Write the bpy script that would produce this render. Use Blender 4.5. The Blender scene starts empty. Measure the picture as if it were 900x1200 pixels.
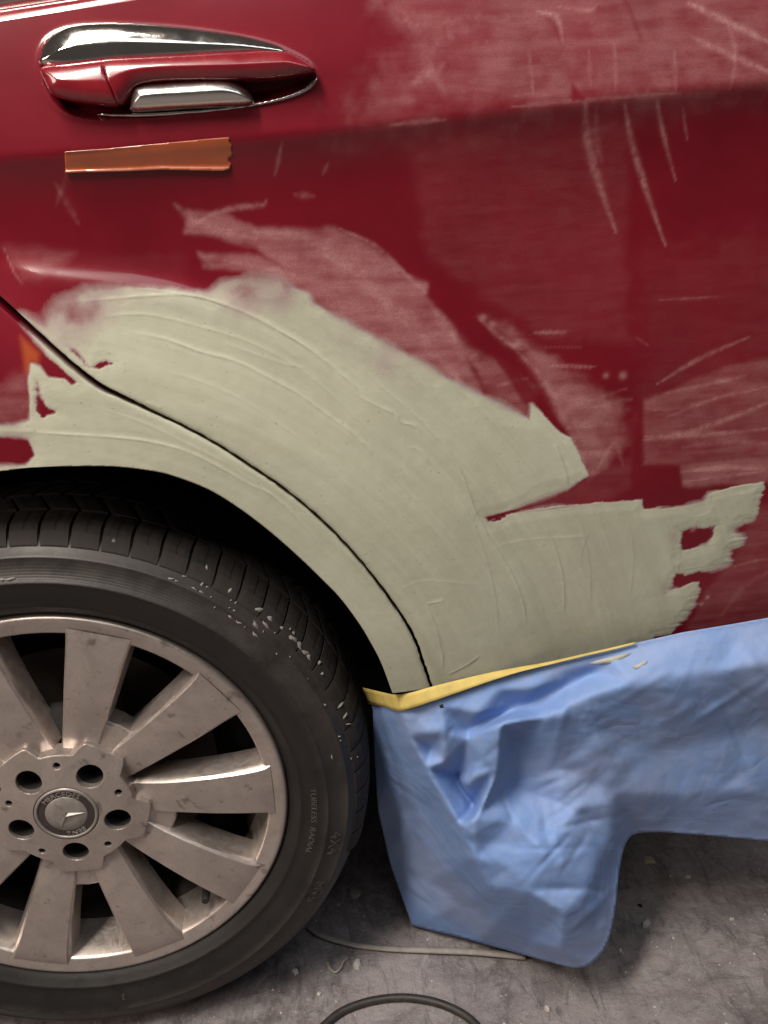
import bpy, bmesh, math, random
import numpy as np
from mathutils import Vector, Matrix
from mathutils.geometry import delaunay_2d_cdt

random.seed(7)
rng = np.random.default_rng(7)
scene = bpy.context.scene
C = scene.collection

# ------------------------------------------------------------------ camera
F_PX, PITCH, YAW, ROLL = 980.0, 0.37017, 0.07895, -0.05
CAM = np.array([0.32509, -0.82341, 1.03023])


def cam_axes():
    f = np.array([math.sin(YAW) * math.cos(PITCH), math.cos(YAW) * math.cos(PITCH), -math.sin(PITCH)])
    rt = np.array([math.cos(YAW), -math.sin(YAW), 0.0])
    up = np.cross(rt, f)
    r = math.cos(ROLL) * rt + math.sin(ROLL) * up
    u = -math.sin(ROLL) * rt + math.cos(ROLL) * up
    return r, u, f


AR, AU, AF = cam_axes()
cam_data = bpy.data.cameras.new('camera')
cam = bpy.data.objects.new('camera', cam_data)
C.objects.link(cam)
cam_data.sensor_fit = 'HORIZONTAL'
cam_data.sensor_width = 36.0
cam_data.lens = F_PX / 900.0 * 36.0
cam_data.clip_start = 0.02
cam_data.clip_end = 100.0
cam.matrix_world = Matrix(((AR[0], AU[0], -AF[0], CAM[0]), (AR[1], AU[1], -AF[1], CAM[1]),
                           (AR[2], AU[2], -AF[2], CAM[2]), (0, 0, 0, 1)))
scene.camera = cam

# ------------------------------------------------------------------ light
world = bpy.data.worlds.new('World')
scene.world = world
world.use_nodes = True
world.node_tree.nodes['Background'].inputs[0].default_value = (0.80, 0.71, 0.64, 1)
world.node_tree.nodes['Background'].inputs[1].default_value = 0.085


def area(name, loc, target, sx, sy, power, col):
    d = bpy.data.lights.new(name, 'AREA')
    d.shape = 'RECTANGLE'
    d.size, d.size_y = sx, sy
    d.energy = power
    d.color = col
    o = bpy.data.objects.new(name, d)
    C.objects.link(o)
    o.location = loc
    o.rotation_euler = (Vector(target) - Vector(loc)).to_track_quat('-Z', 'Y').to_euler()
    return o


area('workshop_lamp', (-0.42, -0.95, 2.70), (0.20, -0.05, 0.6), 0.30, 1.1, 78, (1.0, 0.90, 0.79))
area('ceiling_fill', (0.95, -1.55, 3.3), (0.5, 0, 0.4), 2.4, 1.2, 24, (0.95, 0.98, 1.0))  # broad overhead fill, added for the soft light bounced around the room
area('bench_lamp', (-2.2, -1.6, 1.7), (0.1, 0, 0.6), 0.9, 0.9, 30, (1.0, 0.83, 0.70))

vs = scene.view_settings
vs.view_transform = 'Standard'
vs.look = 'None'
vs.exposure = -0.09
vs.gamma = 1.0
vs.use_curve_mapping = False
scene.render.engine = 'CYCLES'
scene.cycles.max_bounces = 6
scene.cycles.diffuse_bounces = 3
scene.cycles.glossy_bounces = 4


# ------------------------------------------------------------------ helpers
def ray(px, py):
    px = np.asarray(px, float)
    py = np.asarray(py, float)
    return AF + AR * ((px - 450) / F_PX)[..., None] - AU * ((py - 600) / F_PX)[..., None]


def on_floor(px, py, z=0.0):
    d = ray(px, py)
    t = (z - CAM[2]) / d[..., 2]
    return CAM + d * t[..., None]


def on_depth(px, py, y):
    d = ray(px, py)
    t = (np.asarray(y, float) - CAM[1]) / d[..., 1]
    return CAM + d * t[..., None]


def sstep(a, b, x):
    t = np.clip((x - a) / (b - a), 0, 1)
    return t * t * (3 - 2 * t)


WZ = 0.365          # wheel centre height


def crease_z(x):
    return 1.0675 + 0.040 * x - 0.004 * np.sin(x * 6)


def side_y(x, z):
    """the car's side: y of the outer skin at (x, z); outwards is -y"""
    x = np.asarray(x, float)
    z = np.asarray(z, float)
    dz = z - crease_z(x)
    above = 0.020 - 0.15 * np.maximum(dz, -0.2) - 0.35 * np.maximum(dz, 0) ** 2
    below = 0.020 - 0.017 * (1 - np.exp(np.minimum(dz, 0.2) / 0.035)) + 0.0 * dz
    below = np.where(dz > 0, 0.020 + 0.48 * dz, below)
    k = 0.0035
    h = np.clip(0.5 + 0.5 * (above - below) / k, 0, 1)
    out = above * (1 - h) + below * h - k * h * (1 - h)
    out = out + 0.012 * sstep(1.0, 0.70, z)                 # belly of the door
    out = out - 0.9 * np.maximum(0.60 - z, 0) ** 2          # tuck towards the sill
    rho = np.hypot(x, z - WZ)
    out = out + 0.020 * sstep(0.64, 0.50, rho)              # wheel arch flare
    out = out - 0.02 * (x - 0.3) ** 2
    # the dent left a ledge along the top of the flare
    zl = np.interp(x, [0.03, 0.0723, 0.1007, 0.1667, 0.2037, 0.2409, 0.2782, 0.308, 0.3539], [0.981, 0.9757, 0.969, 0.9593, 0.9512, 0.9406, 0.9237, 0.9029, 0.8659])
    am = 0.0075 * sstep(0.03, 0.10, x) * sstep(0.36, 0.16, x)
    out = out + am * (1 / (1 + np.exp(np.clip((z - zl - 0.003) / 0.0036, -30, 30))) * np.exp(-np.maximum(zl - z, 0) / 0.10))
    return -out


def on_side(px, py, lift=0.0):
    d = ray(px, py)
    y = np.full(d.shape[:-1], -0.02)
    for _ in range(14):
        t = (y - CAM[1]) / d[..., 1]
        p = CAM + d * t[..., None]
        y = 0.5 * y + 0.5 * (side_y(p[..., 0], p[..., 2]) - lift)
    return p


def side_xz(pts, lift=0.0):
    a = np.array(pts, float)
    p = on_side(a[:, 0], a[:, 1], lift)
    return p[:, [0, 2]]


def smooth_line(pts, n=6, closed=False):
    """Catmull-Rom"""
    p = np.asarray(pts, float)
    m = len(p)
    out = []
    rngi = range(m if closed else m - 1)
    for i in rngi:
        if closed:
            a, b, c, d = p[i - 1], p[i], p[(i + 1) % m], p[(i + 2) % m]
        else:
            b, c = p[i], p[i + 1]
            a = p[i - 1] if i > 0 else 2 * b - c
            d = p[i + 2] if i + 2 < m else 2 * c - b
        for k in range(n):
            t = k / n
            out.append(0.5 * (2 * b + (c - a) * t + (2 * a - 5 * b + 4 * c - d) * t * t + (3 * b - 3 * c + d - a) * t ** 3))
    if not closed:
        out.append(p[-1])
    return np.array(out)


def seg_dist(P, poly, closed=True):
    """distance and closest point to a polyline, in chunks"""
    n = len(P)
    best = np.full(n, 1e9)
    cp = np.zeros((n, 2))
    par = np.zeros(n)
    m = len(poly)
    L = m if closed else m - 1
    for i in range(L):
        a = poly[i]
        b = poly[(i + 1) % m]
        ab = b - a
        l2 = ab @ ab
        if l2 < 1e-14:
            continue
        t = np.clip(((P - a) @ ab) / l2, 0, 1)
        q = a + t[:, None] * ab
        d = (P[:, 0] - q[:, 0]) ** 2 + (P[:, 1] - q[:, 1]) ** 2
        k = d < best
        best[k] = d[k]
        cp[k] = q[k]
        par[k] = (i + t[k]) / L
    return np.sqrt(best), cp, par


def inside(P, poly):
    r = np.zeros(len(P), bool)
    m = len(poly)
    for i in range(m):
        x1, y1 = poly[i]
        x2, y2 = poly[(i + 1) % m]
        if y1 == y2:
            continue
        c = (P[:, 1] < y1) != (P[:, 1] < y2)
        xx = x1 + (P[:, 1] - y1) * (x2 - x1) / (y2 - y1)
        r ^= c & (P[:, 0] < xx)
    return r


def sdf(P, poly, reach=None):
    """signed distance, positive inside; beyond `reach` it is only -reach"""
    if reach is not None:
        lo = poly.min(0) - reach
        hi = poly.max(0) + reach
        k = (P[:, 0] > lo[0]) & (P[:, 0] < hi[0]) & (P[:, 1] > lo[1]) & (P[:, 1] < hi[1])
        out = np.full(len(P), -reach)
        if k.any():
            out[k] = np.maximum(sdf(P[k], poly), -reach)
        return out
    d, _, _ = seg_dist(P, poly)
    return np.where(inside(P, poly), d, -d)


def vnoise(x, y, seed=0):
    xi = np.floor(x).astype(np.int64)
    yi = np.floor(y).astype(np.int64)
    fx = x - xi
    fy = y - yi
    fx = fx * fx * (3 - 2 * fx)
    fy = fy * fy * (3 - 2 * fy)

    def h(a, b):
        n = (a * 374761393 + b * 668265263 + seed * 1442695041) & 0xffffffff
        n = ((n ^ (n >> 13)) * 1274126177) & 0xffffffff
        return ((n ^ (n >> 16)) & 0xffff) / 65535.0
    return (h(xi, yi) * (1 - fx) + h(xi + 1, yi) * fx) * (1 - fy) + (h(xi, yi + 1) * (1 - fx) + h(xi + 1, yi + 1) * fx) * fy


def fbm(x, y, seed=0, octv=4):
    s = 0
    a = 0.5
    for o in range(octv):
        s = s + a * vnoise(x * 2 ** o, y * 2 ** o, seed + o * 17)
        a *= 0.5
    return s / (1 - 0.5 ** octv) - 0.5


def mesh_obj(name, verts, faces, mat, parent=None, smooth=True, attrs=None):
    me = bpy.data.meshes.new(name)
    verts = np.asarray(verts, np.float32)
    if isinstance(faces, np.ndarray):
        n, k = faces.shape
        me.vertices.add(len(verts))
        me.vertices.foreach_set('co', verts.ravel())
        me.loops.add(n * k)
        me.loops.foreach_set('vertex_index', faces.ravel().astype(np.int32))
        me.polygons.add(n)
        me.polygons.foreach_set('loop_start', np.arange(0, n * k, k, dtype=np.int32))
        me.polygons.foreach_set('loop_total', np.full(n, k, np.int32))
        me.update(calc_edges=True)
    else:
        me.from_pydata([tuple(map(float, v)) for v in verts], [], faces)
        me.update()
    me.polygons.foreach_set('use_smooth', np.full(len(me.polygons), smooth))
    if attrs:
        for k, v in attrs.items():
            a = me.attributes.new(k, 'FLOAT', 'POINT')
            a.data.foreach_set('value', np.asarray(v, np.float32))
    if mat:
        me.materials.append(mat)
    o = bpy.data.objects.new(name, me)
    C.objects.link(o)
    o.parent = parent
    return o


def thing(name, label, cat, loc=(0, 0, 0), group=None):
    o = bpy.data.objects.new(name, None)
    o.empty_display_size = 0.05
    C.objects.link(o)
    o.location = loc
    tag(o, label, cat, group)
    return o


def tag(o, label, cat, group=None):
    o['label'] = label
    o['category'] = cat
    if group:
        o['group'] = group
    return o


def part(name, parent):
    o = bpy.data.objects.new(name, None)
    o.empty_display_size = 0.05
    C.objects.link(o)
    o.parent = parent
    return o


def grid_cut(poly, h, reach_extra=0.0):
    """quads over a polygon in (x,z), border vertices pulled on to the outline"""
    lo = poly.min(0) - 2 * h
    hi = poly.max(0) + 2 * h
    nx = int((hi[0] - lo[0]) / h) + 2
    nz = int((hi[1] - lo[1]) / h) + 2
    X, Z = np.meshgrid(lo[0] + h * np.arange(nx), lo[1] + h * np.arange(nz), indexing='ij')
    P = np.stack([X.ravel(), Z.ravel()], 1)
    ins = inside(P, poly)
    # only near the border are closest points needed
    I = ins.reshape(nx, nz)
    near = np.zeros_like(I)
    d1 = I[1:, :] != I[:-1, :]
    near[1:, :] |= d1
    near[:-1, :] |= d1
    d2 = I[:, 1:] != I[:, :-1]
    near[:, 1:] |= d2
    near[:, :-1] |= d2
    nr = near.ravel()
    d = np.full(len(P), 1.0)
    cp = P.copy()
    if nr.any():
        dd, cc, _ = seg_dist(P[nr], poly)
        d[nr] = dd
        cp[nr] = cc
    ok = ins | (nr & (d < 0.55 * h))
    K = ok.reshape(nx, nz)
    cell = K[:-1, :-1] & K[1:, :-1] & K[1:, 1:] & K[:-1, 1:]
    idx = np.arange(nx * nz).reshape(nx, nz)
    q = np.stack([idx[:-1, :-1][cell], idx[1:, :-1][cell], idx[1:, 1:][cell], idx[:-1, 1:][cell]], 1)
    cnt = np.zeros(nx * nz, int)
    np.add.at(cnt, q.ravel(), 1)
    border = (cnt > 0) & (cnt < 4)
    dd, cc, _ = seg_dist(P[border], poly)
    Pn = P.copy()
    mv = dd < 1.6 * h
    bi = np.where(border)[0]
    Pn[bi[mv]] = cc[mv]
    used = cnt > 0
    remap = -np.ones(nx * nz, int)
    remap[used] = np.arange(used.sum())
    return Pn[used], remap[q], border[used]


def skirt(verts, quads, depth_vec):
    """walls going in from the open border of a quad sheet"""
    e = np.concatenate([quads[:, [0, 1]], quads[:, [1, 2]], quads[:, [2, 3]], quads[:, [3, 0]]])
    key = np.sort(e, 1)
    k = key[:, 0].astype(np.int64) * (len(verts) + 1) + key[:, 1]
    u, inv, cn = np.unique(k, return_inverse=True, return_counts=True)
    be = e[cn[inv] == 1]
    bv = np.unique(be)
    mp = -np.ones(len(verts), int)
    mp[bv] = np.arange(len(bv)) + len(verts)
    nv = verts[bv] + np.asarray(depth_vec)
    nq = np.stack([be[:, 1], be[:, 0], mp[be[:, 0]], mp[be[:, 1]]], 1)
    return np.concatenate([verts, nv]), np.concatenate([quads, nq]), bv


# ------------------------------------------------------------------ materials
def new_mat(name):
    m = bpy.data.materials.new(name)
    m.use_nodes = True
    nt = m.node_tree
    b = nt.nodes['Principled BSDF']
    return m, nt, b


def nd(nt, t, **kw):
    n = nt.nodes.new(t)
    for k, v in kw.items():
        setattr(n, k, v)
    return n


def noise(nt, scale, detail=4, rough=0.6, coord=None, dist=0.0):
    n = nd(nt, 'ShaderNodeTexNoise')
    n.inputs['Scale'].default_value = scale
    n.inputs['Detail'].default_value = detail
    n.inputs['Roughness'].default_value = rough
    n.inputs['Distortion'].default_value = dist
    if coord is not None:
        nt.links.new(coord, n.inputs['Vector'])
    return n


def mrange(nt, src, a, b, c=0.0, d=1.0):
    n = nd(nt, 'ShaderNodeMapRange')
    nt.links.new(src, n.inputs[0])
    for i, v in enumerate((a, b, c, d)):
        n.inputs[i + 1].default_value = v
    return n.outputs[0]


def math_n(nt, op, a, b=None, clamp=False):
    n = nd(nt, 'ShaderNodeMath', operation=op, use_clamp=clamp)
    for i, v in enumerate((a, b)):
        if v is None:
            continue
        if isinstance(v, (int, float)):
            n.inputs[i].default_value = v
        else:
            nt.links.new(v, n.inputs[i])
    return n.outputs[0]


def mixc(nt, fac, a, b):
    n = nd(nt, 'ShaderNodeMix', data_type='RGBA')
    if isinstance(fac, (int, float)):
        n.inputs[0].default_value = fac
    else:
        nt.links.new(fac, n.inputs[0])
    for i, v in ((6, a), (7, b)):
        if isinstance(v, tuple):
            n.inputs[i].default_value = v if len(v) == 4 else v + (1,)
        else:
            nt.links.new(v, n.inputs[i])
    return n.outputs[2]


def bump(nt, b, height, strength, dist=0.001):
    n = nd(nt, 'ShaderNodeBump')
    n.inputs['Strength'].default_value = strength
    n.inputs['Distance'].default_value = dist
    nt.links.new(height, n.inputs['Height'])
    nt.links.new(n.outputs[0], b.inputs['Normal'])
    return n


def ocoord(nt, scale=None):
    t = nd(nt, 'ShaderNodeTexCoord')
    if scale is None:
        return t.outputs['Object']
    m = nd(nt, 'ShaderNodeMapping')
    m.inputs['Scale'].default_value = scale
    nt.links.new(t.outputs['Object'], m.inputs['Vector'])
    return m.outputs[0]


def mat_body():
    m, nt, b = new_mat('bodywork')
    L = nt.links.new
    co = ocoord(nt)

    def at(n):
        a = nd(nt, 'ShaderNodeAttribute', attribute_name=n)
        return a.outputs['Fac']
    cov, haze, orange_mask, tone = at('cov'), at('haze'), at('orange_mask'), at('tone')
    fine = noise(nt, 900, 2, 0.7, co).outputs['Fac']
    mid = noise(nt, 60, 4, 0.65, co).outputs['Fac']
    big = noise(nt, 9, 3, 0.6, co).outputs['Fac']
    scr = noise(nt, 1.0, 3, 0.7, ocoord(nt, (45, 45, 1500)), 0.15).outputs['Fac']       # sanding lines
    # dust lies in grains and along the sanding lines
    g = math_n(nt, 'MULTIPLY', mrange(nt, fine, 0.25, 0.75, 0.6, 1.4), mrange(nt, scr, 0.3, 0.7, 0.84, 1.16))
    g = math_n(nt, 'MULTIPLY', g, mrange(nt, mid, 0.3, 0.7, 0.85, 1.15))
    hz = math_n(nt, 'MULTIPLY', haze, g, True)
    red = mixc(nt, mrange(nt, big, 0.35, 0.65), (0.124, 0.0038, 0.0110), (0.158, 0.0052, 0.0142))
    base = mixc(nt, hz, red, (0.37, 0.175, 0.178))
    base = mixc(nt, orange_mask, base, (0.36, 0.075, 0.022))
    fil = mixc(nt, mrange(nt, mid, 0.3, 0.7), (0.372, 0.380, 0.292), (0.418, 0.424, 0.332))
    fil = mixc(nt, mrange(nt, big, 0.42, 0.66, 0, 0.5), fil, (0.355, 0.352, 0.275))
    fil = mixc(nt, mrange(nt, fine, 0.62, 0.74, 0, 0.22), fil, (0.50, 0.50, 0.43))
    fil = mixc(nt, mrange(nt, scr, 0.55, 0.75, 0, 0.16), fil, (0.48, 0.48, 0.40))
    fil = mixc(nt, mrange(nt, tone, 0.0, 0.34, 0, 0.55), fil, (0.455, 0.462, 0.375))
    fil = mixc(nt, mrange(nt, tone, 0.0, -0.34, 0, 0.5), fil, (0.315, 0.312, 0.235))
    pit = noise(nt, 300, 1, 0.5, co).outputs['Fac']
    pit = mrange(nt, pit, 0.27, 0.22)
    fil = mixc(nt, math_n(nt, 'MULTIPLY', pit, 0.5), fil, (0.20, 0.185, 0.14))
    cj = math_n(nt, 'ADD', cov, mrange(nt, fine, 0.2, 0.8, -0.05, 0.05))
    cj = math_n(nt, 'ADD', cj, mrange(nt, mid, 0.2, 0.8, -0.06, 0.06))
    cj = mrange(nt, cj, 0.08, 0.92)
    thin = mixc(nt, mrange(nt, cj, 0.0, 0.55), base, (0.30, 0.225, 0.22))
    base = mixc(nt, mrange(nt, cj, 0.40, 1.0), thin, fil)
    L(base, b.inputs['Base Color'])
    r1 = mrange(nt, haze, 0.0, 0.40, 0.42, 0.62)
    rr = nd(nt, 'ShaderNodeMix', data_type='FLOAT')
    L(cj, rr.inputs[0])
    L(r1, rr.inputs[2])
    rr.inputs[3].default_value = 0.66
    L(rr.outputs[0], b.inputs['Roughness'])
    coat = math_n(nt, 'MULTIPLY', mrange(nt, haze, 0.03, 0.35, 1.0, 0.0), mrange(nt, cj, 0.0, 0.5, 1.0, 0.0))
    L(coat, b.inputs['Coat Weight'])
    b.inputs['Coat Roughness'].default_value = 0.15
    sp = nd(nt, 'ShaderNodeMix', data_type='FLOAT')
    L(math_n(nt, 'MAXIMUM', cj, mrange(nt, haze, 0.03, 0.3)), sp.inputs[0])
    sp.inputs[2].default_value = 0.05
    sp.inputs[3].default_value = 0.30
    L(sp.outputs[0], b.inputs['Specular IOR Level'])
    hh = math_n(nt, 'ADD', mid, math_n(nt, 'MULTIPLY', scr, 0.25))
    hh = math_n(nt, 'SUBTRACT', hh, math_n(nt, 'MULTIPLY', pit, 0.8))
    hh = math_n(nt, 'MULTIPLY', hh, math_n(nt, 'MAXIMUM', cj, 0.04))
    bump(nt, b, hh, 0.22, 0.0010)
    return m


def mat_simple(name, col, rough=0.5, metal=0.0, var=0.0, scale=60, bmp=0.0, coat=0.0, spec=0.5, bscale=None):
    m, nt, b = new_mat(name)
    co = ocoord(nt)
    n = noise(nt, scale, 5, 0.65, co).outputs['Fac']
    lo = tuple(c * (1 - var) for c in col)
    hi = tuple(min(1, c * (1 + var)) for c in col)
    nt.links.new(mixc(nt, mrange(nt, n, 0.3, 0.7), lo, hi), b.inputs['Base Color'])
    nt.links.new(mrange(nt, n, 0.3, 0.7, max(0.02, rough - 0.07), min(1, rough + 0.07)), b.inputs['Roughness'])
    b.inputs['Metallic'].default_value = metal
    b.inputs['Coat Weight'].default_value = coat
    b.inputs['Specular IOR Level'].default_value = spec
    if bmp:
        n2 = noise(nt, bscale or scale * 6, 4, 0.6, co).outputs['Fac']
        bump(nt, b, n2, bmp, 0.001)
    return m


def mat_alloy():
    m, nt, b = new_mat('silver_alloy')
    co = ocoord(nt)
    n1 = noise(nt, 22, 6, 0.7, co, 0.6).outputs['Fac']
    n2 = noise(nt, 480, 3, 0.7, co).outputs['Fac']
    n3 = noise(nt, 34, 7, 0.75, co, 3.0).outputs['Fac']
    n4 = noise(nt, 75, 2, 0.5, co).outputs['Fac']
    c = mixc(nt, mrange(nt, n1, 0.35, 0.70), (0.55, 0.490, 0.455), (0.42, 0.365, 0.335))
    c = mixc(nt, mrange(nt, n3, 0.60, 0.72, 0, 0.75), c, (0.17, 0.135, 0.115))
    c = mixc(nt, mrange(nt, n2, 0.56, 0.74, 0, 0.4), c, (0.22, 0.185, 0.165))
    st = noise(nt, 1, 4, 0.6, ocoord(nt, (40, 40, 40)), 0.4).outputs['Fac']
    c = mixc(nt, mrange(nt, st, 0.62, 0.70, 0, 0.6), c, (0.13, 0.105, 0.09))
    nt.links.new(c, b.inputs['Base Color'])
    b.inputs['Metallic'].default_value = 0.8
    b.inputs['Coat Weight'].default_value = 0.25
    b.inputs['Coat Roughness'].default_value = 0.25
    nt.links.new(mrange(nt, n3, 0.35, 0.7, 0.30, 0.55), b.inputs['Roughness'])
    bump(nt, b, n2, 0.08, 0.0006)
    return m


def mat_rubber():
    m, nt, b = new_mat('tyre_rubber')
    co = ocoord(nt)
    n1 = noise(nt, 16, 6, 0.7, co, 0.5).outputs['Fac']
    n2 = noise(nt, 260, 4, 0.7, co).outputs['Fac']
    c = mixc(nt, mrange(nt, n1, 0.35, 0.7), (0.010, 0.0092, 0.009), (0.026, 0.023, 0.0215))
    c = mixc(nt, mrange(nt, n2, 0.60, 0.75, 0, 0.35), c, (0.10, 0.09, 0.082))
    sep = nd(nt, 'ShaderNodeSeparateXYZ')
    nt.links.new(co, sep.inputs[0])
    rad = math_n(nt, 'SQRT', math_n(nt, 'ADD', math_n(nt, 'MULTIPLY', sep.outputs[0], sep.outputs[0]), math_n(nt, 'MULTIPLY', sep.outputs[2], sep.outputs[2])))
    band = math_n(nt, 'MULTIPLY', mrange(nt, rad, 0.303, 0.309), mrange(nt, n1, 0.3, 0.62, 0.25, 0.9))
    c = mixc(nt, math_n(nt, 'MULTIPLY', band, 0.55), c, (0.058, 0.052, 0.047))
    c = mixc(nt, mrange(nt, rad, 0.303, 0.296, 0, 0.65), c, (0.009, 0.0085, 0.0085))
    nt.links.new(c, b.inputs['Base Color'])
    nt.links.new(mrange(nt, n1, 0.3, 0.7, 0.36, 0.62), b.inputs['Roughness'])
    b.inputs['Specular IOR Level'].default_value = 0.4
    ribs = math_n(nt, 'SINE', math_n(nt, 'MULTIPLY', rad, 2100.0))
    ribs = math_n(nt, 'MULTIPLY', ribs, math_n(nt, 'MULTIPLY', mrange(nt, rad, 0.308, 0.310), mrange(nt, rad, 0.327, 0.325)))
    bump(nt, b, math_n(nt, 'ADD', n2, math_n(nt, 'MULTIPLY', ribs, 0.3)), 0.2, 0.0008)
    return m


def mat_floor():
    m, nt, b = new_mat('concrete')
    co = ocoord(nt)
    n1 = noise(nt, 4.5, 9, 0.72, co, 1.0).outputs['Fac']
    n2 = noise(nt, 30, 8, 0.74, co, 0.8).outputs['Fac']
    n3 = noise(nt, 260, 4, 0.75, co).outputs['Fac']
    st = noise(nt, 1, 7, 0.72, ocoord(nt, (26, 7, 1)), 2.2).outputs['Fac']
    st2 = noise(nt, 1, 7, 0.72, ocoord(nt, (9, 34, 1)), 2.6).outputs['Fac']
    c = mixc(nt, mrange(nt, n1, 0.38, 0.62), (0.118, 0.100, 0.101), (0.285, 0.250, 0.255))
    c = mixc(nt, mrange(nt, n2, 0.44, 0.66, 0, 0.65), c, (0.36, 0.338, 0.338))
    c = mixc(nt, mrange(nt, st, 0.52, 0.66, 0, 0.75), c, (0.085, 0.075, 0.074))
    c = mixc(nt, mrange(nt, st2, 0.56, 0.66, 0, 0.6), c, (0.105, 0.094, 0.092))
    c = mixc(nt, mrange(nt, n3, 0.58, 0.68, 0, 0.5), c, (0.46, 0.44, 0.435))
    c = mixc(nt, mrange(nt, n3, 0.42, 0.32, 0, 0.6), c, (0.075, 0.066, 0.064))
    nt.links.new(c, b.inputs['Base Color'])
    nt.links.new(mrange(nt, n2, 0.3, 0.7, 0.5, 0.85), b.inputs['Roughness'])
    h = math_n(nt, 'ADD', n2, math_n(nt, 'MULTIPLY', n3, 0.4))
    bump(nt, b, h, 0.7, 0.005)
    return m


def mat_sheet():
    m, nt, b = new_mat('blue_masking_paper')
    co = ocoord(nt)
    n1 = noise(nt, 5, 4, 0.6, co, 0.5).outputs['Fac']
    n2 = noise(nt, 700, 2, 0.6, co).outputs['Fac']
    n3 = noise(nt, 30, 6, 0.7, co, 1.0).outputs['Fac']
    n5 = noise(nt, 11, 3, 0.5, co, 0.6).outputs['Fac']
    c = mixc(nt, mrange(nt, n1, 0.35, 0.7), (0.160, 0.290, 0.610), (0.195, 0.320, 0.620))
    c = mixc(nt, mrange(nt, n3, 0.45, 0.75, 0, 0.3), c, (0.35, 0.375, 0.47))           # filler dust
    c = mixc(nt, mrange(nt, n1, 0.45, 0.66, 0.0, 0.38), c, (0.320, 0.360, 0.530))
    c = mixc(nt, mrange(nt, n2, 0.3, 0.7, 0.0, 0.2), c, (0.36, 0.39, 0.46))
    nt.links.new(c, b.inputs['Base Color'])
    nt.links.new(mrange(nt, n3, 0.3, 0.7, 0.52, 0.68), b.inputs['Roughness'])
    b.inputs['Specular IOR Level'].default_value = 0.28
    rid = math_n(nt, 'ABSOLUTE', math_n(nt, 'SUBTRACT', n5, 0.5))
    h = math_n(nt, 'ADD', math_n(nt, 'MULTIPLY', rid, 2.0), math_n(nt, 'MULTIPLY', n3, 0.12))
    h = math_n(nt, 'ADD', h, math_n(nt, 'MULTIPLY', n2, 0.03))
    bump(nt, b, h, 0.35, 0.006)
    return m


M_BODY = mat_body()
M_ALLOY = mat_alloy()
M_RUBBER = mat_rubber()
M_FLOOR = mat_floor()
M_SHEET = mat_sheet()
M_CHROME = mat_simple('chrome', (0.74, 0.71, 0.68), 0.10, 1.0, 0.04, 40)
M_SATIN = mat_simple('satin_chrome', (0.62, 0.60, 0.58), 0.24, 1.0, 0.05, 40)
M_RED = mat_simple('red_paint', (0.185, 0.0065, 0.0145), 0.25, 0.0, 0.12, 30, 0, 0.9)
M_BLACK = mat_simple('black_plastic', (0.012, 0.011, 0.011), 0.7, 0, 0.4, 30, 0.3)
M_DARK = mat_simple('underseal_and_shade', (0.010, 0.009, 0.009), 0.85, 0, 0.5, 20, 0.4)  # underseal; its black also paints the shade inside the bolt wells
M_BRAKE = mat_simple('brake_iron', (0.035, 0.029, 0.026), 0.6, 0.3, 0.3, 40)
M_TAPE = mat_simple('yellow_tape', (0.55, 0.43, 0.13), 0.6, 0, 0.14, 50, 0.25, 0, 0.3, 900)
M_ORANGE = mat_simple('orange_reflection', (0.31, 0.070, 0.026), 0.22, 0, 0.10, 35, 0.05, 0.8)  # stands for an orange reflection in the door paint
M_FILLER = mat_simple('filler_flake', (0.40, 0.405, 0.35), 0.8, 0, 0.15, 90, 0.3)
M_SPLASH = mat_simple('filler_powder', (0.20, 0.19, 0.18), 0.85, 0, 0.35, 150, 0.3)
M_TREAD = mat_simple('dusty_tread', (0.018, 0.0145, 0.013), 0.85, 0, 0.45, 45, 0.3)
M_LETTER = mat_simple('raised_rubber', (0.058, 0.052, 0.047), 0.55, 0, 0.3, 90)
M_RING = mat_simple('cap_ring', (0.045, 0.035, 0.036), 0.45, 0.2, 0.3, 300)
M_CAP = mat_simple('cap_silver', (0.30, 0.275, 0.255), 0.42, 0.5, 0.15, 120)
M_CABLE = mat_simple('cable_rubber', (0.030, 0.026, 0.024), 0.55, 0, 0.4, 60, 0.2)
M_STRIP = mat_simple('grey_strip', (0.27, 0.245, 0.225), 0.7, 0, 0.25, 60, 0.3)
M_BEIGE = mat_simple('beige_chip', (0.40, 0.35, 0.24), 0.8, 0, 0.2, 90, 0.4)
M_WHITE = mat_simple('white_chip', (0.48, 0.455, 0.43), 0.8, 0, 0.2, 90, 0.4)
M_GLASS = mat_simple('window_glass', (0.30, 0.27, 0.25), 0.25, 0, 0.15, 12, 0, 0.5)

# ------------------------------------------------------------------ floor
fv = []
n = 60
xs = np.linspace(-4, 5, n)
ys = np.linspace(-3.5, 4, n)
XX, YY = np.meshgrid(xs, ys, indexing='ij')
ZZ = 0.0 * XX
idx = np.arange(n * n).reshape(n, n)
fq = np.stack([idx[:-1, :-1].ravel(), idx[1:, :-1].ravel(), idx[1:, 1:].ravel(), idx[:-1, 1:].ravel()], 1)
floor = mesh_obj('floor', np.stack([XX.ravel(), YY.ravel(), ZZ.ravel()], 1), fq, M_FLOOR)
floor['kind'] = 'structure'

# ------------------------------------------------------------------ the car
car = thing('car', 'dark red car with dented side under pale green filler and a silver alloy wheel', 'car', (0, 0, 0))

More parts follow.
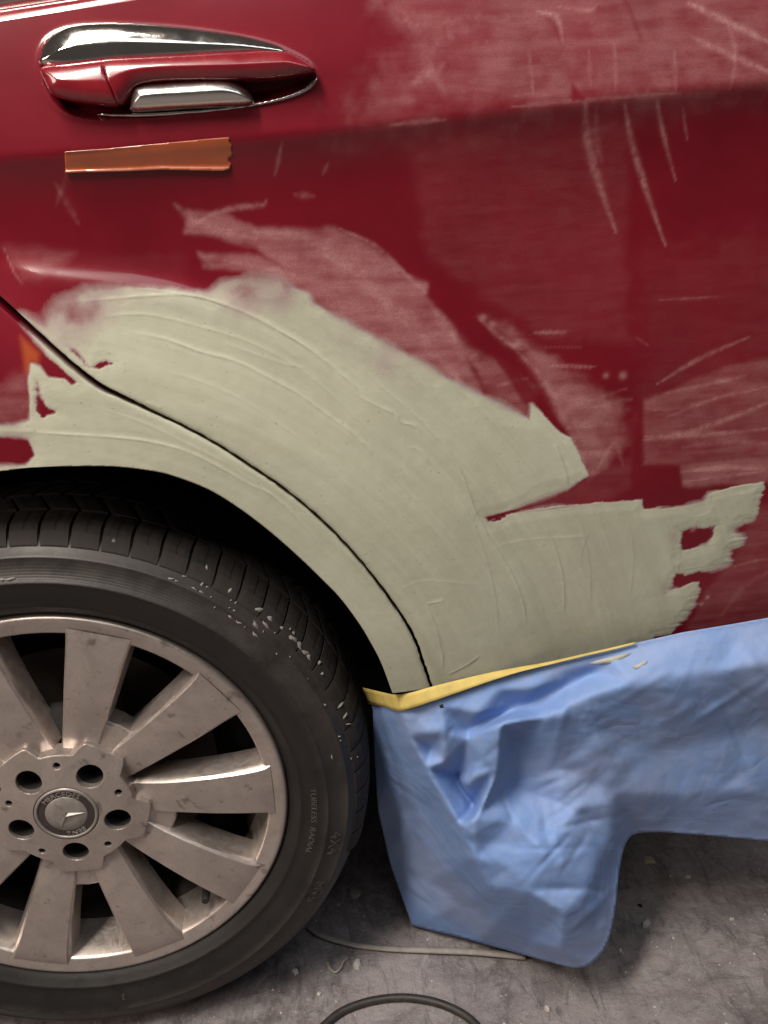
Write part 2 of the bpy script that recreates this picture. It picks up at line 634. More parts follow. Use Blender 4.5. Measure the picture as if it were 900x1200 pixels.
# outlines traced on the skin (photo positions turned into points of the side)
gap_px = [(-70, 292), (-30, 328), (0, 353), (40, 389), (80, 425), (115, 452), (150, 469), (200, 493), (250, 519), (300, 551),
          (345, 583), (390, 623), (430, 667), (465, 714), (485, 747), (497, 780), (506, 806)]
gap = smooth_line(side_xz(gap_px), 8)
lip_px = [(-90, 560), (-40, 555), (0, 552), (50, 547), (125, 546), (175, 551), (205, 558), (246, 574), (283, 597), (317, 623), (350, 652),
          (380, 681), (400, 702), (420, 729), (433, 750), (447, 777), (460, 812)]
lip = smooth_line(side_xz(lip_px), 6)
sill_px = [(506, 806), (570, 790), (640, 779), (700, 767), (760, 754), (800, 744), (860, 735), (900, 728), (1000, 712)]
sill = smooth_line(side_xz(sill_px), 4)
top_px = [(1000, -75), (800, -70), (600, -58), (400, -35), (250, -14), (140, 3), (70, 14), (0, 25), (-70, 36)]
top = smooth_line(side_xz(top_px), 4)


def offset(line, d):
    t = np.gradient(line, axis=0)
    t /= np.linalg.norm(t, axis=1)[:, None] + 1e-12
    nrm = np.stack([-t[:, 1], t[:, 0]], 1)
    d = np.asarray(d)
    return line + nrm * (d[:, None] if d.ndim else d)


ng = len(gap)
tg = np.linspace(0, 1, ng)
gw = np.where(tg < 0.36, 0.0033, 0.0015) + 0.0004
gw = np.convolve(np.pad(gw, 6, mode='edge'), np.ones(13) / 13, 'valid')
jit = 0.0008 * np.interp(tg, [0, 0.3, 0.4, 1], [0.1, 0.25, 1, 1])
gap_d = offset(gap, gw + jit * (rng.random(ng) - 0.35))       # door side (up/right)
gap_q = offset(gap, -gw - jit * (rng.random(ng) - 0.35))      # wing side
door_poly = np.concatenate([gap_d, sill[1:], top[0:]])
wing_poly = np.concatenate([gap_q[::-1], np.array([[lip[0][0] - 0.10, gap_q[0][1] + 0.1], [lip[0][0] - 0.10, lip[0][1]]]), lip])

# filler outlines (photo positions)
fill_door_px = [(20, 368), (45, 382), (56, 386), (62, 366), (70, 352), (100, 342), (150, 338), (200, 340), (246, 346), (262, 331), (290, 325), (330, 328), (362, 346),
                (366, 356), (387, 369), (417, 385), (450, 403), (483, 420), (517, 440), (543, 456), (570, 467), (600, 483), (621, 492),
                (623, 474), (638, 488), (657, 508), (669, 514), (690, 557), (668, 570), (637, 581), (600, 597), (566, 606), (572, 612), (600, 602),
                (650, 595), (700, 590), (752, 586), (754, 597), (800, 593), (824, 588), (830, 577), (897, 563), (891, 590), (887, 608), (871, 611),
                (861, 622), (873, 630), (871, 637), (856, 644), (856, 659), (833, 668), (820, 670), (804, 674), (792, 672), (786, 690),
                (800, 687), (818, 683), (821, 689), (813, 710), (798, 729), (787, 742), (767, 745), (764, 752), (740, 756), (735, 768), (640, 792), (570, 805), (500, 825),
                (470, 790), (430, 690), (380, 630), (300, 565), (200, 510), (115, 470), (70, 430)]
fill_wing_px = [(20, 368), (60, 420), (92, 448), (84, 452), (76, 444), (57, 443), (47, 431), (37, 427), (34, 445), (35, 468), (35, 492), (20, 499), (-40, 503), (-40, 510), (10, 510), (34, 514),
                (42, 534), (30, 546), (-30, 549), (-30, 575), (200, 620), (400, 760), (440, 840), (540, 840), (520, 760), (430, 640), (300, 530), (150, 440), (90, 400)]
hole_px = [
    [(798, 622), (811, 618), (838, 617), (836, 628), (827, 639), (811, 643), (797, 647)],
    [(80, 407), (90, 410), (101, 421), (106, 429), (123, 423), (131, 426), (112, 434), (98, 429)],
    [(41, 445), (47, 452), (50, 468), (64, 482), (50, 490), (43, 484), (40, 466)],
    [(574, 610), (597, 600), (592, 606), (578, 612)],
]
fill_door = side_xz(fill_door_px)
fill_wing = side_xz(fill_wing_px)
holes = [side_xz(p) for p in hole_px]
# where the filler was drawn out thin: (px, py, radius px, softness in m)
soft_px = [(60, 365, 40, 0.016), (110, 340, 50, 0.011), (180, 336, 45, 0.006), (255, 335, 40, 0.009), (310, 325, 34, 0.012), (365, 356, 26, 0.006), (410, 380, 36, 0.009), (455, 405, 36, 0.009), (500, 430, 36, 0.009), (545, 456, 36, 0.009), (590, 476, 40, 0.010), (630, 560, 26, 0.006), (820, 592, 28, 0.009), (868, 625, 24, 0.008), (845, 665, 24, 0.009), (792, 655, 14, 0.008), (785, 690, 14, 0.006), (825, 640, 12, 0.006), (810, 715, 34, 0.006), (890, 590, 16, 0.003), (50, 455, 26, 0.004), (45, 430, 14, 0.004), (100, 420, 18, 0.003),
           (640, 578, 40, 0.008), (800, 600, 50, 0.004), (860, 655, 30, 0.006), (830, 630, 14, 0.004), (770, 735, 25, 0.002), (10, 500, 30, 0.006), (0, 548, 40, 0.006)]
soft_c = side_xz([(a, b) for a, b, _, _ in soft_px])
# thin places inside the coat where red shows through: (px,py,rx,amount)
thin_px = [(80, 362, 44, 0.80), (120, 350, 30, 0.40), (165, 345, 26, 0.22), (215, 360, 22, 0.14), (285, 343, 36, 0.62), (330, 344, 30, 0.60), (400, 392, 34, 0.30), (455, 422, 36, 0.34), (500, 450, 30, 0.14), (560, 500, 40, 0.10), (550, 560, 18, 0.16),
           (790, 632, 14, 0.40), (780, 690, 16, 0.34), (655, 540, 10, 0.20), (755, 700, 20, 0.14), (20, 515, 26, 0.35), (530, 800, 12, 0.2), (600, 788, 14, 0.22)]
thin_c = side_xz([(a, b) for a, b, _, _ in thin_px])
MPP = 0.00072    # metres per photo pixel on the door, about


def cov_sd(P, which):
    poly = fill_door if which == 'door' else fill_wing
    s = sdf(P, poly, 0.03)
    j = fbm(P[:, 0] * 130, P[:, 1] * 130, 3, 4) * 0.0024 + fbm(P[:, 0] * 600, P[:, 1] * 600, 8, 2) * 0.0010
    s = s + j * sstep(-0.03, -0.01, s)
    if which == 'door':
        s = s + (0.0075 * fbm(P[:, 0] * 45, (P[:, 1] - 0.10 * P[:, 0]) * 330, 13, 3) - 0.0008) * sstep(0.66, 0.74, P[:, 0]) * sstep(-0.02, -0.006, s)
    for h in holes:
        s = np.minimum(s, -sdf(P, h, 0.02) + j * 2.2 + 0.0025 * fbm(P[:, 0] * 60, P[:, 1] * 300, 19, 3))
    return s


def softness(P):
    w = np.full(len(P), 0.0015)
    for (a, b, r, sft), c in zip(soft_px, soft_c):
        d2 = ((P - c) ** 2).sum(1) / (r * MPP) ** 2
        w = np.maximum(w, sft * np.exp(-d2 * 0.8))
    return w


def coverage(P, which, sd=None):
    if sd is None:
        sd = cov_sd(P, which)
    w = softness(P)
    cov = sstep(-1, 1, (sd + 0.25 * w) / w)
    nz = 0.75 + 0.9 * fbm(P[:, 0] * 45, P[:, 1] * 45, 21, 3)
    for (a, b, r, am), c in zip(thin_px, thin_c):
        d2 = ((P - c) ** 2).sum(1) / (r * MPP) ** 2
        cov = cov * (1 - np.clip(am * np.exp(-d2) * nz, 0, 1))
    d, _, _ = seg_dist(P, sill, False)
    cov = cov * (1 - np.clip(1.5 * np.exp(-(d / 0.0022) ** 2) * (0.55 + 1.5 * fbm(P[:, 0] * 120, P[:, 1] * 120, 15, 3)), 0, 0.92))
    return cov


# sanding dust, wipes and strokes, with one band of painted sheen: polygons (level, edge softness m) and strokes (width px, level)
haze_poly = [
    ([(400, 150), (470, 60), (430, -60), (1000, -90), (1000, 95), (900, 104), (700, 122), (520, 138)], 0.17, 0.030),
    ([(560, 118), (570, 40), (600, -60), (1000, -90), (1000, 95), (900, 104), (700, 122)], 0.10, 0.012),
    ([(-60, 60), (40, 20), (300, 10), (470, 20), (420, 130), (300, 145), (-60, 170)], 0.010, 0.030),
    ([(222, 248), (262, 250), (300, 268), (392, 268), (432, 286), (476, 322), (500, 332), (502, 348), (528, 380), (548, 420), (568, 466), (543, 456), (517, 440), (450, 402), (387, 368), (364, 352), (330, 328), (280, 318), (240, 312), (232, 296), (300, 300), (330, 312), (300, 290), (250, 278), (218, 272)], 0.46, 0.004),
    ([(548, 410), (580, 420), (625, 455), (624, 492), (600, 484), (570, 466)], 0.28, 0.006),
    ([(560, 372), (592, 378), (640, 415), (720, 470), (735, 520), (690, 560), (684, 540), (640, 455), (612, 412)], 0.28, 0.010),
    ([(612, 400), (650, 420), (690, 470), (735, 480), (700, 500), (712, 545), (692, 560), (668, 510), (640, 455)], 0.22, 0.007),
    ([(690, 545), (740, 540), (745, 490), (756, 480), (753, 560), (700, 590), (604, 602), (640, 580), (690, 560)], 0.10, 0.008),
    ([(755, 470), (790, 455), (850, 430), (1000, 400), (1000, 560), (900, 566), (800, 571), (795, 546), (753, 545)], 0.24, 0.004),
    ([(796, 548), (900, 535), (1000, 530), (1000, 562), (900, 563), (800, 571)], 0.20, 0.003),
    ([(485, 170), (560, 158), (738, 140), (736, 400), (640, 400), (500, 300)], 0.065, 0.008),
    ([(752, 300), (1000, 250), (1000, 470), (755, 470)], 0.05, 0.02),
    ([(880, 600), (1000, 540), (1000, 715), (900, 728), (800, 742), (830, 690), (860, 655)], 0.17, 0.006),
    ([(36, 330), (50, 300), (90, 296), (216, 300), (218, 330), (130, 334), (60, 334)], 0.03, 0.008),  # pinkish lamp sheen on the ledge, laid in as faint haze
    ([(4, 290), (40, 288), (90, 296), (40, 330), (26, 330)], 0.14, 0.006),
    ([(-60, 470), (10, 450), (36, 430), (36, 500), (-60, 503)], 0.22, 0.010),
    ([(58, 444), (84, 452), (100, 462), (80, 470), (60, 458)], 0.2, 0.004),
]
clean_poly = [
    ([(516, 316), (668, 512), (640, 494), (612, 470), (580, 420), (560, 405), (530, 372), (499, 346)], 0.85, 0.003),
    ([(752, 470), (754, 545), (796, 545), (800, 575), (752, 588), (738, 560), (744, 500)], 0.9, 0.004),
    ([(738, 10), (752, 48), (724, -20)], 0.8, 0.004),
    ([(670, 97), (688, 118), (670, 118)], 0.8, 0.002),
    ([(640, 20), (660, 55), (655, 30)], 0.5, 0.004),
]
strokes = [
    ([(686, 118), (688, 160), (702, 215), (722, 272)], 11, 0.34), ([(700, 125), (698, 160), (706, 190)], 9, 0.18),
    ([(732, 122), (740, 165), (758, 225), (780, 288)], 8, 0.44), ([(770, 118), (776, 150), (792, 212)], 6, 0.40), ([(800, 125), (806, 166)], 4, 0.28),
    ([(806, 3), (850, 24), (910, 54)], 9, 0.5), ([(812, 44), (850, 62), (910, 88)], 9, 0.45), ([(850, 20), (862, 60), (856, 104)], 6, 0.22),
    ([(630, 14), (652, 20), (660, 52)], 6, 0.4), ([(655, 8), (690, 12), (702, 4)], 5, 0.3),
    ([(458, 147), (490, 143), (522, 140)], 6, 0.40), ([(486, 96), (520, 76)], 14, 0.22), ([(600, 125), (680, 118), (800, 108)], 5, 0.25),
    ([(230, 262), (250, 250), (280, 243), (308, 240), (312, 234)], 7, 0.42), ([(330, 168), (326, 190), (322, 206)], 5, 0.3), ([(385, 190), (378, 205)], 5, 0.2),
    ([(345, 228), (368, 230)], 8, 0.2), ([(205, 240), (235, 262), (300, 280)], 12, 0.22), ([(65, 215), (92, 262)], 8, 0.14), ([(80, 200), (66, 240)], 6, 0.12),
    ([(398, 268), (440, 288), (478, 324), (500, 344)], 6, 0.30), ([(300, 272), (360, 282), (430, 330), (500, 400), (540, 450)], 22, 0.22), ([(262, 305), (300, 312), (345, 322)], 8, 0.3),
    ([(505, 360), (540, 405), (560, 430)], 18, 0.26), ([(560, 372), (590, 398), (612, 410)], 7, 0.34), ([(584, 452), (605, 446), (618, 444)], 7, 0.3), ([(600, 405), (640, 450), (664, 500), (690, 552)], 9, 0.26),
    ([(770, 450), (820, 420), (878, 395)], 7, 0.34), ([(775, 462), (830, 450), (875, 440)], 6, 0.26), ([(772, 352), (800, 350), (850, 348)], 4, 0.2), ([(755, 512), (800, 508), (850, 492), (905, 470)], 9, 0.36),
    ([(753, 516), (820, 510), (905, 502)], 7, 0.34), ([(800, 524), (850, 518), (905, 520)], 9, 0.2), ([(798, 553), (850, 548), (896, 550)], 7, 0.4), ([(800, 565), (850, 558), (892, 553)], 6, 0.36), ([(760, 480), (800, 478), (860, 460)], 7, 0.22),
    ([(780, 490), (830, 470), (905, 452)], 5, 0.22), ([(860, 664), (880, 658), (905, 655)], 4, 0.3), ([(846, 720), (870, 690), (900, 670)], 12, 0.12), ([(700, 550), (720, 520), (730, 545)], 8, 0.2), ([(745, 395), (760, 405)], 3, 0.2),
    ([(690, 478), (740, 468)], 12, 0.16), ([(690, 470), (735, 455)], 6, 0.14), ([(620, 392), (640, 389), (668, 388)], 5, 0.16), ([(650, 428), (698, 430)], 5, 0.22), ([(4, 290), (16, 318), (26, 332)], 3, 0.25),
    ([(440, 0), (500, 30), (560, 20)], 26, 0.12), ([(620, 60), (625, 110)], 5, 0.2), ([(720, 50), (722, 108)], 5, 0.25), ([(690, 60), (692, 100)], 6, 0.18), ([(790, 60), (792, 106)], 6, 0.22), ([(520, 110), (500, 60), (560, 30)], 16, 0.10),
]
spots = [(710, 440, 4, 0.5), (730, 440, 5, 0.6), (822, 708, 2.6, 0.9), (829, 700, 3, 0.9), (812, 620, 4, 0.8), (566, 372, 4, 0.5), (576, 380, 4, 0.45), (606, 404, 5, 0.5)]
for k in range(9):
    spots.append((628 + k * 4.2, 389.5 + (k % 2), 2.0, 0.32))
    spots.append((648 + k * 5.4, 428.0 + k * 0.35, 2.2, 0.34))
    spots.append((640 + k * 5.0, 407.0, 2.0, 0.16))


def dust(P):
    hz = np.zeros(len(P)) + 0.004
    j = fbm(P[:, 0] * 80, P[:, 1] * 80, 5, 4)
    for px, lv, sf in haze_poly:
        poly = side_xz(px)
        s = sdf(P, poly, 0.06) + j * sf * 1.2
        hz = hz + lv * sstep(-sf, sf, s)
    # streaky wipe pattern
    st = fbm(P[:, 0] * 26 + P[:, 1] * 8, P[:, 1] * 150, 31, 4)
    hz = hz * np.clip(1 + 1.3 * st + 0.6 * j, 0.15, 2.2)
    for px, wd, lv in strokes:
        ln = smooth_line(side_xz(px), 4)
        lo, hi = ln.min(0) - 0.03, ln.max(0) + 0.03
        k = (P[:, 0] > lo[0]) & (P[:, 0] < hi[0]) & (P[:, 1] > lo[1]) & (P[:, 1] < hi[1])
        if not k.any():
            continue
        d, _, t = seg_dist(P[k], ln, False)
        w = wd * MPP * 0.5 * (0.35 + 0.65 * np.sin(np.clip(t, 0.03, 0.97) * math.pi)) 
        g = np.exp(-(d / w) ** 2) * (0.9 + 1.0 * j[k]) * np.clip(1 + 1.6 * fbm(P[k, 0] * 300, P[k, 1] * 300, 77, 2), 0.2, 2)
        hz[k] += lv * np.clip(g, 0, 1.3)
    for px, lv, sf in clean_poly:
        s = sdf(P, side_xz(px), 0.03) + j * sf
        hz = hz * (1 - lv * sstep(-sf, sf, s))
    for a, b, r, lv in spots:
        c = side_xz([(a, b)])[0]
        d2 = ((P - c) ** 2).sum(1)
        hz = hz + lv * np.exp(-d2 / (r * MPP) ** 2)
    return np.clip(hz, 0, 0.9)


orange_poly = [([(24, 394), (46, 414), (44, 428), (38, 424), (34, 440), (30, 436)], 0.75, 0.004)]  # orange sliver beside the door gap, mixed into the base colour


def orange_patch(P):
    v = np.zeros(len(P))
    for px, lv, sf in orange_poly:
        v = np.maximum(v, lv * sstep(-sf, sf, sdf(P, side_xz(px), 0.02)))
    return v


# handle pocket pressed into the door
cup_px = [(47, 74), (54, 104), (66, 124), (84, 136), (118, 141), (190, 138), (270, 127), (330, 116), (362, 106), (371, 94), (368, 82), (350, 68), (300, 50), (190, 34), (100, 32), (58, 46)]
cup = smooth_line(side_xz(cup_px), 5, True)


def cup_depth(P):
    s = sdf(P, cup, 0.02)
    return 0.016 * sstep(0.0, 0.010, s) - 0.0009 * np.exp(-(s / 0.0022) ** 2)


def tone_of(P):
    rho = np.hypot(P[:, 0], P[:, 1] - WZ)
    th = np.arctan2(P[:, 1] - WZ, P[:, 0])
    return 0.6 * fbm(rho * 75, th * 3.2, 71, 4) + 0.5 * fbm(P[:, 0] * 9, P[:, 1] * 9, 73, 3) + 0.25 * fbm(rho * 420, th * 9, 75, 2)


def edge_roll(P):
    d = np.full(len(P), 1.0)
    lo, hi = gap.min(0) - 0.03, gap.max(0) + 0.03
    k = (P[:, 0] > lo[0]) & (P[:, 0] < hi[0]) & (P[:, 1] > lo[1]) & (P[:, 1] < hi[1])
    d[k], _, _ = seg_dist(P[k], gap[::2], False)
    return 0.0022 * np.exp(-np.maximum(d - 0.0018, 0) / 0.0016)


def skin(name, poly, h, which, parent, depth):
    P, q, border = grid_cut(poly, h)
    y = side_y(P[:, 0], P[:, 1])
    if which == 'door':
        y = y + cup_depth(P)
    y = y + edge_roll(P)
    V = np.stack([P[:, 0], y, P[:, 1]], 1)
    cov = coverage(P, which)
    hz = dust(P)
    pr = orange_patch(P)
    nv = len(V)
    # rounded edge, then a flange going in
    V2, q2, bv = skirt(V, q, (0, depth, 0))
    ext = np.zeros(len(bv))
    A = {'cov': np.concatenate([cov, cov[bv] * 0.0]), 'haze': np.concatenate([hz, ext]), 'orange_mask': np.concatenate([pr, ext]), 'tone': np.concatenate([tone_of(P), ext])}
    return mesh_obj(name, V2, q2, M_BODY, parent, True, A)


door = skin('rear_door', door_poly, 0.0017, 'door', car, 0.016)
wing = skin('rear_wing', wing_poly, 0.0017, 'wing', car, 0.018)
for o in (door, wing):
    o.modifiers.new('edges', 'EDGE_SPLIT').split_angle = math.radians(40)

# ridges left by the spreader
ridges = [
    ([(150, 388), (195, 397), (233, 411), (277, 423), (317, 443), (353, 463), (383, 485), (413, 507), (440, 533), (467, 567), (492, 601), (520, 640), (547, 673)], 1.0),
    ([(67, 356), (130, 350), (180, 346), (225, 346), (275, 361), (325, 386), (350, 400), (383, 425), (413, 450), (420, 463), (440, 474), (463, 485), (470, 494), (488, 500), (494, 517)], 0.7),
    ([(140, 334), (200, 342), (233, 347), (267, 358), (300, 371), (333, 390), (367, 411), (400, 437), (420, 457)], 0.9),
    ([(420, 425), (450, 455), (480, 480), (510, 510), (538, 548), (560, 606), (587, 650), (603, 680), (613, 707), (617, 735)], 0.8),
    ([(637, 610), (653, 650), (660, 683), (661, 720)], 0.7),
    ([(700, 600), (710, 627), (717, 652)], 0.4),
    ([(5, 505), (70, 508), (135, 512), (175, 517), (215, 527), (250, 543), (293, 567), (317, 578), (343, 600), (373, 634)], 0.7),
    ([(498, 706), (510, 733), (518, 767), (519, 785)], 0.7),
    ([(110, 372), (170, 368), (240, 384), (300, 404), (360, 438), (420, 492), (462, 540), (486, 580)], 0.45),
    ([(180, 430), (250, 452), (310, 484), (360, 522), (410, 572), (452, 626), (480, 670)], 0.35),
    ([(90, 470), (160, 492), (220, 520), (280, 552), (330, 590), (380, 642), (412, 690)], 0.3),
    ([(520, 560), (548, 600), (568, 650), (580, 700), (584, 750)], 0.35), ([(680, 610), (690, 660), (692, 710)], 0.35), ([(735, 606), (742, 650), (738, 700)], 0.3),
    ([(525, 790), (545, 780), (562, 768)], 0.6), ([(500, 707), (520, 703)], 0.5), ([(260, 400), (300, 415), (330, 425), (362, 432)], 0.4),
    ([(310, 385), (330, 405), (350, 420)], 0.35), ([(470, 690), (500, 680), (560, 685)], 0.25), ([(580, 605), (600, 597)], 0.5), ([(650, 518), (660, 545), (666, 568)], 0.7),
    ([(470, 512), (478, 523), (492, 528), (505, 545)], 0.45), ([(600, 601), (650, 594), (700, 589), (750, 584)], 0.8), ([(790, 690), (797, 648), (798, 622)], 0.3),
    ([(170, 470), (190, 478)], 0.5), ([(410, 646), (422, 662), (435, 672)], 0.6), ([(228, 506), (240, 514), (256, 518)], 0.7), ([(690, 620), (680, 660), (700, 700)], 0.2), ([(580, 640), (620, 632), (690, 628)], 0.2),
]


def filler(name, panel, h, which, parent):
    P, q, border = grid_cut(panel, h)
    sd = cov_sd(P, which)
    keep = sd[q].max(1) > -2.2 * h
    q = q[keep]
    used = np.zeros(len(P), bool)
    used[q.ravel()] = True
    mp = np.cumsum(used) - 1
    q = mp[q]
    P, sd = P[used], sd[used]
    w = softness(P)
    top_h = 0.0006 * sstep(0.001, 0.012, sd) + 0.00022
    hgt = np.where(sd > 0, np.minimum(sd * (0.14 * np.exp(-(w - 0.0015) / 0.0035) + 0.02), top_h), np.maximum(sd * 0.3, -0.0012))
    hgt = hgt + (0.00055 * fbm(P[:, 0] * 22, P[:, 1] * 22, 41, 3) + 0.00013 * fbm(P[:, 0] * 160, P[:, 1] * 160, 44, 3)) * sstep(0, 0.01, sd)
    # faint broad passes that follow the arch
    rho = np.hypot(P[:, 0], P[:, 1] - WZ)
    hgt = hgt + 0.00012 * fbm(rho * 180, np.arctan2(P[:, 1], P[:, 0]) * 6, 61, 3) * sstep(0, 0.01, sd)
    for px, am in ridges:
        ln = smooth_line(side_xz(px), 5)
        lo, hi = ln.min(0) - 0.03, ln.max(0) + 0.03
        k = (P[:, 0] > lo[0]) & (P[:, 0] < hi[0]) & (P[:, 1] > lo[1]) & (P[:, 1] < hi[1])
        if not k.any():
            continue
        d, cp, t = seg_dist(P[k], ln, False)
        v = P[k] - cp
        # side: away from the wheel is +
        sg = np.sign(v[:, 0] * cp[:, 0] + v[:, 1] * (cp[:, 1] - WZ))
        env = np.clip(np.minimum(t, 1 - t) * 9, 0, 1) * (0.75 + 0.9 * fbm(cp[:, 0] * 90, cp[:, 1] * 90, 91, 3))
        rd = np.exp(-(d / 0.0010) ** 2) * 0.00085 - 0.00030 * np.exp(-((d - 0.004) / 0.003) ** 2) * (sg > 0) + 0.00038 * np.exp(-(d / 0.009)) * (sg < 0)
        hgt[k] += am * env * rd
    y = side_y(P[:, 0], P[:, 1]) - hgt + edge_roll(P) * 0.8
    if which == 'door':
        y = y + cup_depth(P)
    V = np.stack([P[:, 0], y, P[:, 1]], 1)
    cov = coverage(P, which, sd)
    hz = dust(P) * 0.6
    V2, q2, bv = skirt(V, q, (0, 0.0022, 0))
    ext = np.zeros(len(bv))
    A = {'cov': np.concatenate([cov, cov[bv]]), 'haze': np.concatenate([hz, ext]), 'orange_mask': np.concatenate([orange_patch(P), ext]), 'tone': np.concatenate([tone_of(P), ext])}
    return mesh_obj(name, V2, q2, M_BODY, parent, True, A)


rag_d = 0.0005 * (rng.random(ng) - 0.5)
fd_poly = np.concatenate([offset(gap_d, -0.0003 + rag_d), sill[1:], top])
fw_poly = np.concatenate([offset(gap_q, 0.0003 + rag_d)[::-1], wing_poly[ng:]])
f1 = filler('filler_coat', fd_poly, 0.00105, 'door', door)
f1['label'] = 'pale green filler spread over the lower door with ragged right end'
f2 = filler('filler_coat', fw_poly, 0.00105, 'wing', wing)
f2['label'] = 'pale green filler band around the wheel arch'

# dark inner shell behind the panels: closes the gaps
inn = np.array([[-0.45, 0.47], [1.15, 0.47], [1.15, 1.33], [-0.45, 1.33]])
P, q, _ = grid_cut(inn, 0.02)
rho = np.hypot(P[:, 0], P[:, 1] - WZ)
kq = (rho[q] > 0.452).all(1)
mesh_obj('inner_panel', np.stack([P[:, 0], side_y(P[:, 0], P[:, 1]) + 0.040, P[:, 1]], 1), q[kq], M_DARK, car)


# ------------------------------------------------------------------ door handle, window line
def pillow(name, px, parent, mat, base, rise, edge, h=0.0010, closed_n=5, deep=0.012, whole=None):
    """a rounded pad on the door; `whole`: the larger outline whose rounding it follows"""
    lift = base + 0.35 * rise
    poly = smooth_line(side_xz(px, lift), closed_n, True)
    P, q, b = grid_cut(poly, h)
    ref = poly if whole is None else smooth_line(side_xz(whole, lift), closed_n, True)
    s = np.maximum(sdf(P, ref), 0)
    t = np.clip(s / edge, 0, 1)
    hg = base + rise * np.sqrt(np.maximum(1 - (1 - t) ** 2, 0))
    if whole is not None:
        so_ = np.maximum(sdf(P, poly), 0)
        hg = hg - 0.0006 * np.exp(-so_ / 0.0006)
    y = side_y(P[:, 0], P[:, 1]) - hg
    V, q2, bv = skirt(np.stack([P[:, 0], y, P[:, 1]], 1), q, (0, deep, 0))
    return mesh_obj(name, V, q2, mat, parent)


handle = part('door_handle', car)
dome_px = [(46, 75), (46, 61), (54, 45), (70, 33), (90, 27), (130, 25), (190, 28), (250, 35), (292, 42), (331, 54), (331, 66), (270, 70), (210, 74), (142, 78), (78, 84)]
pillow('chrome_insert', dome_px, handle, M_CHROME, 0.004, 0.013, 0.034, deep=0.02)
bar_px = [(46, 78), (78, 73), (121, 67.5), (142, 66), (210, 63), (270, 60), (330, 59), (352, 67), (369, 79), (366, 84), (335, 89), (310, 92), (270, 94), (230, 94), (190, 95), (162, 100), (150, 112), (138, 123), (110, 122), (80, 118), (60, 110), (51, 96)]
grip_px = [(142, 66), (210, 63), (270, 60), (330, 59), (352, 67), (369, 79), (366, 84), (335, 89), (310, 92), (270, 94), (230, 94), (190, 95), (162, 100), (150, 112), (139, 122), (134, 108), (124, 84), (120, 68)]
pillow('grip', grip_px, handle, M_RED, 0.012, 0.013, 0.022, deep=0.030, whole=bar_px)
lock_px = [(46, 78), (78, 73), (118, 68), (122, 84), (132, 108), (136, 123), (110, 122), (80, 118), (60, 110), (51, 96)]
pillow('lock_cover', lock_px, handle, M_RED, 0.012, 0.013, 0.022, deep=0.028, whole=bar_px)
plate_px = [(152, 108), (156, 99), (170, 95), (215, 92), (258, 90), (276, 94), (290, 104), (296, 122), (250, 126), (200, 129), (156, 131), (151, 122)]
pillow('pull_plate', plate_px, handle, M_SATIN, 0.002, 0.018, 0.016, deep=0.014)
strip_px = [(118, 132), (150, 132), (250, 127), (310, 118), (350, 105), (366, 93), (372, 89), (373, 96), (361, 108), (330, 119), (270, 129), (190, 137), (150, 138), (118, 136)]
pillow('chrome_strip', strip_px, handle, M_SATIN, -0.002, 0.006, 0.003, deep=0.006)


def tube(path, r, mat, name, parent=None, seg=8, closed=False, flat=1.0):
    p = np.asarray(path, float)
    t = np.gradient(p, axis=0)
    t /= np.linalg.norm(t, axis=1)[:, None]
    up = np.array([0, 0, 1.0])
    s = np.cross(t, up)
    s /= np.linalg.norm(s, axis=1)[:, None] + 1e-9
    u = np.cross(s, t)
    r = np.broadcast_to(np.asarray(r, float), (len(p),))
    a = np.arange(seg) * 2 * math.pi / seg
    V = p[:, None, :] + r[:, None, None] * (np.cos(a)[None, :, None] * s[:, None, :] + flat * np.sin(a)[None, :, None] * u[:, None, :])
    n = len(p)
    i = np.arange(n - 1)[:, None] * seg
    j = np.arange(seg)[None, :]
    j2 = (j + 1) % seg
    q = np.stack([(i + j), (i + j2), (i + seg + j2), (i + seg + j)], -1).reshape(-1, 4)
    faces = [list(map(int, f)) for f in q] + [list(range(seg))[::-1], [int((n - 1) * seg + k) for k in range(seg)]]
    return mesh_obj(name, V.reshape(-1, 3), faces, mat, parent)


# rounded shoulder, trim and glass along the top of the door
tw = np.stack([top[:, 0], side_y(top[:, 0], top[:, 1]), top[:, 1]], 1)
prof = [(0.000, -0.0015), (0.0015, 0.0035), (0.006, 0.0085), (0.012, 0.0110), (0.022, 0.0125), (0.03, 0.010)]
V = np.array([[[p[0], p[1] + a, p[2] + b] for a, b in prof] for p in tw]).reshape(-1, 3)
k = len(prof)
nn = len(tw)
q = np.array([[i * k + j, i * k + j + 1, (i + 1) * k + j + 1, (i + 1) * k + j] for i in range(nn - 1) for j in range(k - 1)])
nv = len(V)
mesh_obj('door_shoulder', V, q, M_RED, door)
prof = [(0.018, 0.012), (0.014, 0.017), (0.014, 0.034), (0.020, 0.040), (0.032, 0.041)]
k = len(prof)
V = np.array([[[p[0], p[1] + a, p[2] + b] for a, b in prof] for p in tw]).reshape(-1, 3)
q = np.array([[i * k + j, i * k + j + 1, (i + 1) * k + j + 1, (i + 1) * k + j] for i in range(nn - 1) for j in range(k - 1)])
mesh_obj('window_trim', V, q, M_SATIN, door)
V = np.array([[[p[0], p[1] + 0.026, p[2] + 0.03], [p[0], p[1] + 0.10, p[2] + 0.25]] for p in tw]).reshape(-1, 3)
q = np.array([[i * 2, i * 2 + 1, i * 2 + 3, i * 2 + 2] for i in range(nn - 1)])
mesh_obj('window_glass', V, q, M_GLASS, door)

